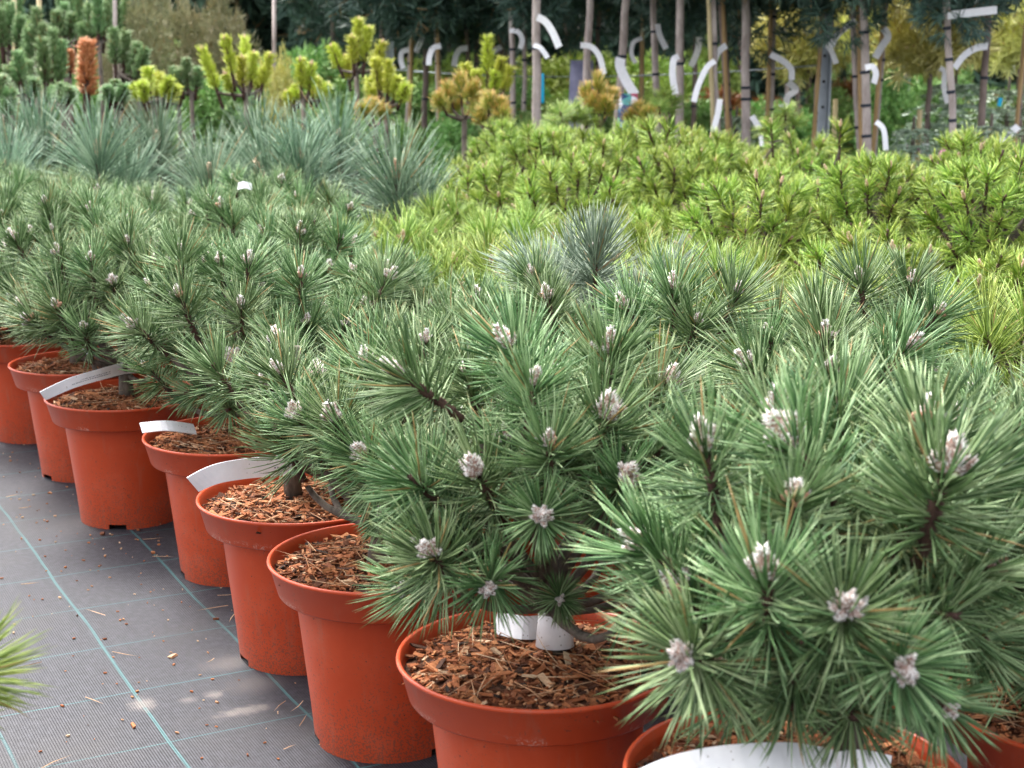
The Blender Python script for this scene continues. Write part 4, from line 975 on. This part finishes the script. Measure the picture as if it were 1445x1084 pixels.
# candle pines, lime candelabras, orange tipped pines
def candles(name, label, group, Y, base, tips, kind, bud=None, cat='pine', stem_r=.013, pot=True, wide=.95):
    """tips: (px, py_top, py_bottom) of upright shoots; base: pixel where the stems spring"""
    b_ = at(base[0], base[1], Y); root = empty(name, (b_.x, Y, 0), label, cat, group); off = Vector((b_.x, Y, 0)); g = random.Random(hash_(label)); mb = MB()
    mb.tube([Vector((0, 0, .05)), Vector((0, 0, b_.z * .5)), b_ - off], [stem_r, stem_r * .9, stem_r * .8], 9, rough=.08)
    nat = {'lime': .24, 'candle': .28, 'rust': .29, 'orange': .135, 'mugo': .10, 'green': .14}[kind]
    for i, t in enumerate(tips):
        dy = g.uniform(-.12, .12) if i else 0
        tp = at(t[0], t[1], Y + dy); lo = at(t[2] if len(t) > 3 else t[0] + (base[0] - t[0]) * .35, t[-1], Y + dy * .6)
        d = (tp - lo); sc = d.length / nat
        mb.tube(curve(b_ - off, (b_ - off).lerp(lo - off, .6) + Vector((0, 0, -.01)), lo - off, 4), [stem_r * .6, stem_r * .55, stem_r * .5, stem_r * .45, stem_r * .42], 7, cap=False)
        sh = link('shoot', g.choice(SH[kind]), root, tp - off - d.normalized() * sc * nat * .08, zrot(d, g.random() * 6.28), (wide, wide, sc))
        if bud: link('bud', g.choice(BUD[bud]), sh, (0, 0, 0), None, (1, 1, 1 / sc * 1.0))
    link('trunk', mb.mesh('pine_trunk', [M['bark']]), root)
    if pot: link('pot', BPOT, root)
    return root
def hash_(s): return sum((i + 1) * ord(c) for i, c in enumerate(s)) % 99991

G5 = 'lime candelabra pines'
candles('candelabra_pine', 'big lime green candelabra pine with many forked shoots above the long needled blue pines', G5, 6.3, (347, 135),
        [(285, 68, 130), (318, 53, 108), (345, 53, 105), (341, 82, 125), (358, 76, 118), (318, 106, 132), (371, 98, 128), (381, 78, 125)], 'lime', 'lime', wide=.85)
candles('candelabra_pine', 'lime candelabra pine with one tall central shoot right of the big candelabra', G5, 6.6, (428, 140),
        [(424, 84, 128), (414, 124, 145), (405, 132, 150), (448, 112, 140), (462, 120, 142), (440, 90, 130)], 'lime', 'lime')
candles('candelabra_pine', 'tall lime candelabra pine on a bare pale stem left of the far steel post', G5, 6.8, (503, 102),
        [(506, 28, 75), (497, 52, 92), (468, 66, 98), (540, 60, 98), (520, 40, 90), (487, 80, 115)], 'lime', 'lime')
candles('candelabra_pine', 'lime green pine with thin dark forked stems beside the far steel post', G5, 6.4, (545, 150),
        [(548, 86, 135), (530, 84, 130), (575, 120, 145), (562, 108, 140), (520, 110, 145)], 'lime', None)
candles('candelabra_pine', 'lime candelabra pine with a yellow upright leader in the middle of the stems', G5, 6.7, (690, 128),
        [(688, 52, 108), (655, 90, 124), (709, 82, 116), (672, 100, 135), (700, 102, 138), (720, 95, 130)], 'lime', None)
candles('candelabra_pine', 'small lime candelabra pine spread like a fan left of the big candelabra', G5, 6.2, (217, 142),
        [(209, 96, 132), (240, 110, 138), (190, 120, 142), (225, 104, 138), (250, 122, 145), (200, 116, 145)], 'lime', None)
candles('candelabra_pine', 'dull green pine with twin upright shoots right of the rust brown shoot', G5, 7.3, (168, 105),
        [(160, 42, 95), (178, 44, 95), (195, 62, 105), (205, 70, 115), (185, 80, 120)], 'candle', None)
candles('rust_pine', 'dead pine shoot, an upright rust brown cylinder of needles', None, 6.4, (122, 142), [(123, 57, 137)], 'rust', None, wide=1.45)
candles('rust_pine', 'small dull brown pine candle left of the tall rust brown shoot', None, 7.0, (98, 110), [(98, 70, 106)], 'rust', None)

G6 = 'tall candle pines at the left'
CP = [('tall green candle pine at the far left, below a pale cane', 7.4, (12, 75), [(14, 5, 62), (30, 22, 70), (0, 15, 70)]),
      ('tall green candle pine with the thicker pale cane behind its top', 7.2, (50, 95), [(52, 14, 78), (62, 36, 90), (40, 40, 92)]),
      ('rounded green candle pine topping the left group', 7.8, (90, 58), [(91, 6, 50), (80, 16, 55), (102, 20, 56)]),
      ('big blue green candle pine left of the rust brown shoot', 6.6, (72, 128), [(74, 44, 114), (60, 58, 120), (88, 60, 118), (66, 80, 130)]),
      ('blue green candle pine with leaning stem at the left edge', 6.4, (35, 140), [(25, 74, 118), (12, 92, 128), (40, 88, 132), (50, 112, 140), (5, 112, 148)]),
      ('tall dark green candle pine above the rust brown shoot', 7.6, (140, 62), [(138, -8, 52), (125, 6, 60), (150, 4, 56), (113, 34, 66)]),
      ('squat green candle pine at the left edge with brown tips', 6.0, (2, 160), [(2, 108, 150), (-14, 118, 150), (14, 128, 165)]),
      ('small green candle pine just below and left of the rust brown shoot', 6.1, (88, 150), [(88, 118, 142), (76, 124, 146), (100, 124, 146)]),
      ('olive candle pine right of the foot of the rust brown shoot', 6.3, (165, 150), [(162, 114, 142), (150, 122, 146), (176, 120, 146)]),
      ('green candle pine behind the big lime candelabra pine', 7.4, (270, 130), [(262, 84, 122), (280, 96, 130), (250, 100, 130)])]
CP += [('tall soft green candle pine at the picture top, left of two canes', 8.6, (20, 70), [(8, -20, 60), (26, -14, 66), (-8, -10, 66)]),
      ('tall soft green candle pine at the picture top behind the rounded one', 8.8, (100, 60), [(98, -22, 48), (112, -14, 54), (84, -16, 54)]),
      ('tall soft green candle pine at the picture top above the rust brown shoot', 8.7, (168, 70), [(164, -14, 56), (178, -6, 60), (152, -10, 60)]),
      ('yellowish candle pine between the rust brown shoot and the olive pines', 7.4, (196, 130), [(192, 76, 120), (204, 86, 126), (182, 90, 126)]),
      ('yellowish candle pine left of the big lime candelabra pine', 7.6, (252, 140), [(246, 96, 134), (258, 102, 138), (238, 108, 138)])]
for lab, Y, base, tips in CP: candles('candle_pine', lab, G6, Y, base, tips, 'candle')

G7 = 'orange tinged pines'
OP = [('orange tipped pine between the bare stems, in front of the lilac bag', 5.9, (846, 178), [(845, 112, 150), (828, 126, 160), (864, 132, 160), (836, 140, 170), (856, 142, 168)]),
      ('orange tinged bushy pine left of the yellow leader pine', 6.0, (655, 168), [(650, 112, 150), (632, 124, 156), (668, 122, 152), (640, 140, 168), (676, 138, 160), (618, 138, 162)]),
      ('orange flushed pine at the foot of the yellow leader pine', 5.8, (688, 182), [(690, 138, 168), (672, 146, 176), (706, 144, 172), (680, 158, 184), (712, 158, 182)]),
      ('small orange red pine by the foot of the far steel post', 6.0, (530, 178), [(524, 144, 168), (540, 150, 172), (512, 152, 174)]),
      ('orange tinged pine just right of the patterned sack', 6.2, (905, 180), [(900, 150, 176), (915, 156, 180), (888, 160, 182)])]
for lab, Y, base, tips in OP: candles('orange_pine', lab, G7, Y, base, tips, 'orange')
MP = [('bright green bushy pine left of the orange tipped pine', 5.7, (806, 190), [(806, 148, 180), (790, 156, 184), (822, 156, 184), (780, 168, 190), (832, 168, 190), (812, 162, 190)]),
      ('round green pine right of the patterned sack', 6.3, (937, 170), [(936, 130, 158), (922, 138, 162), (950, 138, 162), (930, 148, 170), (945, 150, 170)]),
      ('upright green pine in front of the leaning brown stems', 5.9, (1110, 195), [(1108, 152, 182), (1096, 166, 192), (1122, 168, 192), (1100, 180, 200), (1080, 178, 200)])]
for lab, Y, base, tips in MP: candles('bushy_pine', lab, 'bushy pines behind the mugo pines', Y, base, tips, 'green')

# shrubs and firs filling in behind the stems
def shrub(px, ytop, Y, hw, mesh, label, group, cat='shrub', name='shrub', h=None):
    top = at(px, ytop, Y); root = empty(name, (top.x, Y, 0), label, cat, group)
    sx = hw / F * Y / .42; hz = max(top.z - .05, .3) / 1.25
    link('foliage', mesh, root, (0, 0, top.z - .62 * hz), Quaternion((0, 0, 1), R.random() * 6.28), (sx, sx, hz))
    mb = MB(); mb.tube([(0, 0, 0), (.02, 0, top.z * .4), (0, 0, top.z * .7)], [.022, .018, .01], 8, rough=.1)
    link('stem', mb.mesh('shrub_stem', [M['bark']]), root)
GB = 'shrubs behind the bare stems'
SB = [(505, 95, 9.9, 60, BUSH), (600, 100, 10.4, 60, BUSH), (690, 100, 10.2, 60, BUSH), (780, 60, 10.6, 70, LBUSH), (870, 45, 10.8, 70, LBUSH), (950, 60, 10.4, 60, LBUSH), (640, 45, 11.0, 55, LBUSH), (735, 90, 9.6, 50, BUSH), (820, 105, 9.5, 55, LBUSH), (915, 85, 9.6, 55, LBUSH),
      (1005, 95, 9.7, 50, RBUSH), (1075, 95, 9.5, 50, RBUSH), (1215, 80, 9.4, 50, RBUSH), (1010, 40, 11.0, 45, LBUSH), (1110, 110, 9.0, 45, BUSH), (1265, 100, 8.8, 50, BUSH), (1180, 105, 9.2, 45, BUSH), (1400, 85, 9.4, 50, BUSH), (1000, 130, 8.8, 50, BUSH), (1060, 135, 8.6, 45, BUSH),
      (560, 135, 8.6, 45, BUSH), (760, 150, 8.4, 45, BUSH), (860, 120, 8.8, 50, BUSH), (950, 130, 8.7, 45, BUSH), (1330, 60, 10.6, 60, BUSH), (1240, 20, 11.2, 50, BUSH), (450, 120, 9.0, 50, BUSH), (395, 120, 9.2, 45, BUSH), (640, 140, 8.4, 45, BUSH)]
kindw = {id(BUSH): 'dark green', id(LBUSH): 'yellow green', id(RBUSH): 'red tipped'}
mark = [(465, 'left of the far steel post'), (552, 'behind the far steel post'), (640, 'among the thin brown stems'), (735, 'behind the hooked strips'), (800, 'left of the lilac bag'), (850, 'behind the lilac bag'), (910, 'behind the patterned sack'), (960, 'behind the cupped strip'), (1030, 'behind the yellow cane'), (1090, 'behind the curving strip'), (1170, 'behind the near steel post'), (1230, 'behind the white edged stem'), (1300, 'behind the golden ball pines'), (1370, 'behind the pale stem'), (2000, 'at the right edge')]
used_lab = {}
for i, (px, yt, Y, hw, ms) in enumerate(SB):
    where = next(w for m_, w in mark if px <= m_); dep = 'low' if yt > 118 else ('middle height' if yt > 78 else 'tall')
    lab = f'{dep} {kindw[id(ms)]} shrub {where}'
    used_lab[lab] = used_lab.get(lab, 0) + 1
    if used_lab[lab] > 1: lab += ', the farther one' if used_lab[lab] == 2 else ', the farthest one'
    shrub(px, yt, Y, hw, ms[i % len(ms)], lab, GB)
for px, yt, Y, s, lab in ((1350, 98, 7.7, 1.0, 'silver green fir with layered branches behind the pale stem'), (1425, 108, 8.0, .95, 'silver green fir at the right edge beside the cyan clip'), (1290, 165, 6.9, .6, 'small low silver fir left of the pale stem'), (1040, 150, 8.0, .75, 'low green fir behind the leaning brown stems'), (1400, 160, 6.6, .7, 'low silver fir behind the white card sign')):
    p = at(px, yt, Y); root = empty('silver_fir', (p.x, Y, 0), lab, 'fir', 'silver firs')
    k = p.z / 1.05
    link('sprays', FIR[R.randrange(2)], root, rot=Quaternion((0, 0, 1), R.random() * 6), scale=(s, s, k))
    mb = MB(); mb.tube([(0, 0, 0), (0, 0, p.z * .6), (0, 0, p.z)], [.02, .014, .006], 8); link('trunk', mb.mesh('fir_trunk', [M['bark']]), root)
OL = [(215, 0, 8.8, 45, 'brownish olive pine behind the rust brown shoot'), (270, -10, 9.2, 50, 'tall olive brown pine left of the big lime candelabra'), (330, 10, 9.0, 45, 'olive pine behind the big lime candelabra pine'), (165, 10, 9.6, 45, 'olive pine far behind the rust brown shoot'), (390, 40, 8.8, 22, 'yellow leaved shrub behind the big lime candelabra')]
for i, (px, yt, Y, hw, lab) in enumerate(OL):
    shrub(px, yt, Y, hw, YBUSH if 'yellow' in lab else OLIVE[i % 2], lab, 'olive pines at the left', 'pine', 'olive_pine')
DK = [(-30, 20), (60, 10), (150, 25), (250, 60), (330, 60), (420, 20), (20, 90), (110, 80), (200, 95), (290, 100)]
for i, (px, yt) in enumerate(DK):
    shrub(px, yt, 9.4 + (i % 3) * .5 - (1.2 if yt > 70 else 0), 62, BUSH[i % 3], 'dark shrub behind the candle pines, ' + ('upper' if yt < 70 else 'lower') + f' layer, {ORD[i if i < 6 else i - 6]} from the left'.replace('nearest', 'first'), 'dark shrubs at the left', 'shrub')

# dark trees closing the view
i = 0
for rw, (Y, n, h) in enumerate(((14.5, 9, 3.3), (17.5, 9, 4.2))):
    for k in range(n):
        x = (k - (n - 1) / 2) * Y * .105 + R.uniform(-.3, .3)
        root = empty('dark_tree', (x, Y + R.uniform(-.4, .4), 0), f'dark evergreen tree in the {"nearer" if rw == 0 else "farther"} far tree line, {ORD[k]} from its left end'.replace('nearest', 'first'), 'tree', 'dark trees closing the view')
        s = h / 3.0 * R.uniform(.92, 1.1)
        link('crown', FAR[i % 3], root, (0, 0, h * .47), Quaternion((0, 0, 1), R.random() * 6.28), (s, s, s * 1.08))
        mb = MB(); mb.tube([(0, 0, 0), (.05, 0, h * .3), (0, .02, h * .7)], [.11, .09, .04], 9, rough=.08); link('trunk', mb.mesh('tree_trunk', [M['bark']]), root); i += 1

# ------------------------------------------------------------------ tags lying in the near pots
GN = 'white strip labels in the near pots'
mb = MB(); c = at(783, 889, 1.465)                               # collar round the trunk
mb.lathe([(.0165, .017), (.0195, -.016), (.0188, -.016), (.0158, .017), (.0165, .017)], 28)
o = link('collar_tag', mb.mesh('collar_tag', [M['paper']]), None, c, Quaternion((1, 0, 0), -.12)); tag(o, 'white collar shaped tag wrapped round the trunk of the second front pine', 'plant tag', GN)
A0 = lambda px, py, Y: at(px, py, Y)
ribbon('strip_label', [A0(800, 880, 1.50), A0(770, 884, 1.51), A0(738, 886, 1.49), A0(700, 878, 1.52)], (0, .5, .85), .024, 'white strip end lying behind the collar tag on bark mulch', 'plant tag', group=GN)
ribbon('strip_label', [A0(425, 652, 2.04), A0(408, 656, 1.98), A0(350, 661, 1.93), A0(305, 669, 1.91), A0(272, 684, 1.91)], [(0, .1, 1), (0, .1, 1), (-.1, -.1, 1), (-.3, -.2, .9), (-.5, -.4, .75)], .027, 'long white strip label hanging over a pot rim toward the path', 'plant tag', group=GN, text={.42: (3, 7)})
ribbon('strip_label', [A0(275, 606, 2.36), A0(235, 601, 2.32), A0(199, 604, 2.30)], (-.2, .75, .6), .020, 'short white strip label poking out left over a pot rim', 'plant tag', group=GN)
ribbon('strip_label', [A0(192, 519, 2.66), A0(174, 520, 2.62), A0(140, 529, 2.56), A0(100, 541, 2.53), A0(60, 559, 2.52)], [(0, .1, 1), (0, .1, 1), (-.1, -.3, 1), (-.2, -.3, .9), (-.3, -.5, .8)], .020, 'curved white strip label laid along the left rim of a pot', 'plant tag', group=GN, text={.36: (8, 15), .52: (8, 13)})
ribbon('strip_label', [A0(905, 1116, 1.04), A0(960, 1092, 1.06), A0(1030, 1078, 1.08), A0(1120, 1074, 1.10), A0(1180, 1084, 1.12)], [(-.5, .6, .6), (-.2, .75, .6), (0, .8, .6), (.1, .8, .6), (.2, .8, .5)], .030, 'long broad white strip label arching in the nearest front pot', 'plant tag', group=GN)
ribbon('strip_label', [A0(1165, 1086, 1.13), A0(1210, 1078, 1.12), A0(1255, 1086, 1.13)], [(0, .3, .95), (0, .3, .95), (0, .3, .95)], .022, 'short white label wrapped at the trunk foot in the nearest front pot', 'plant tag', group=GN)
ribbon('strip_label', [A0(122, 492, 3.0), A0(125, 500, 2.97), A0(122, 508, 2.96)], (1, .2, 0), .018, 'tiny pale tag at the trunk of the pine beyond the curved strip', 'plant tag', group=GN)
ribbon('strip_label', [A0(336, 263, 3.5), A0(345, 261, 3.48), A0(355, 264, 3.5)], (0, .4, .9), .016, 'small pale label showing between the black pines and the blue pines', 'plant tag', group=GN)

# bark crumbs on the ground cover beside the pots
mb = MB(); g = random.Random(11)
for i in range(520):
    fx, fy = g.choice(front[:8]); a = g.uniform(2.2, 5.6); r = .10 + abs(g.gauss(0, .17 if i % 3 else .40))
    x, y = fx + math.cos(a) * r - .05, fy + math.sin(a) * r
    l = g.uniform(.0016, .0050) if i > 22 else g.uniform(.005, .016)
    Mx = Matrix.Translation((x, y, .0015)) @ Matrix.Rotation(g.random() * 6.28, 4, 'Z') @ Matrix.Rotation(g.gauss(0, .12), 4, 'X') @ Matrix.Diagonal((l, l * g.uniform(.2, .6), min(l * .4, .003), 1))
    mb.box(Mx, (min(1, max(0, g.gauss(.72, .25))), 0, 0, 1), 0, .3, g)
gg = rs(); n = 46
P = np.stack([gg.uniform(-1.0, -.1, n), gg.uniform(1.5, 2.9, n), np.full(n, .003)], 1); h = gg.rand(n) * 6.28
mb.needles(P, np.stack([np.cos(h), np.sin(h), np.zeros(n)], 1), gg.uniform(.015, .05, n), .0016, gg.randn(n, 3) * [.004, .004, 0], 2, 3, 0, rnd=np.full(n, .95))
tag(link('bark_litter', mb.mesh('bark_litter', [M['chip']], False)), 'scattered bark crumbs and dry needles on the woven ground cover', 'litter', None, 'stuff')

for o_ in list(COL.objects):
    l_ = o_.get('label')
    if l_ and not 4 <= len(l_.split()) <= 16: print('LABEL', len(l_.split()), l_)
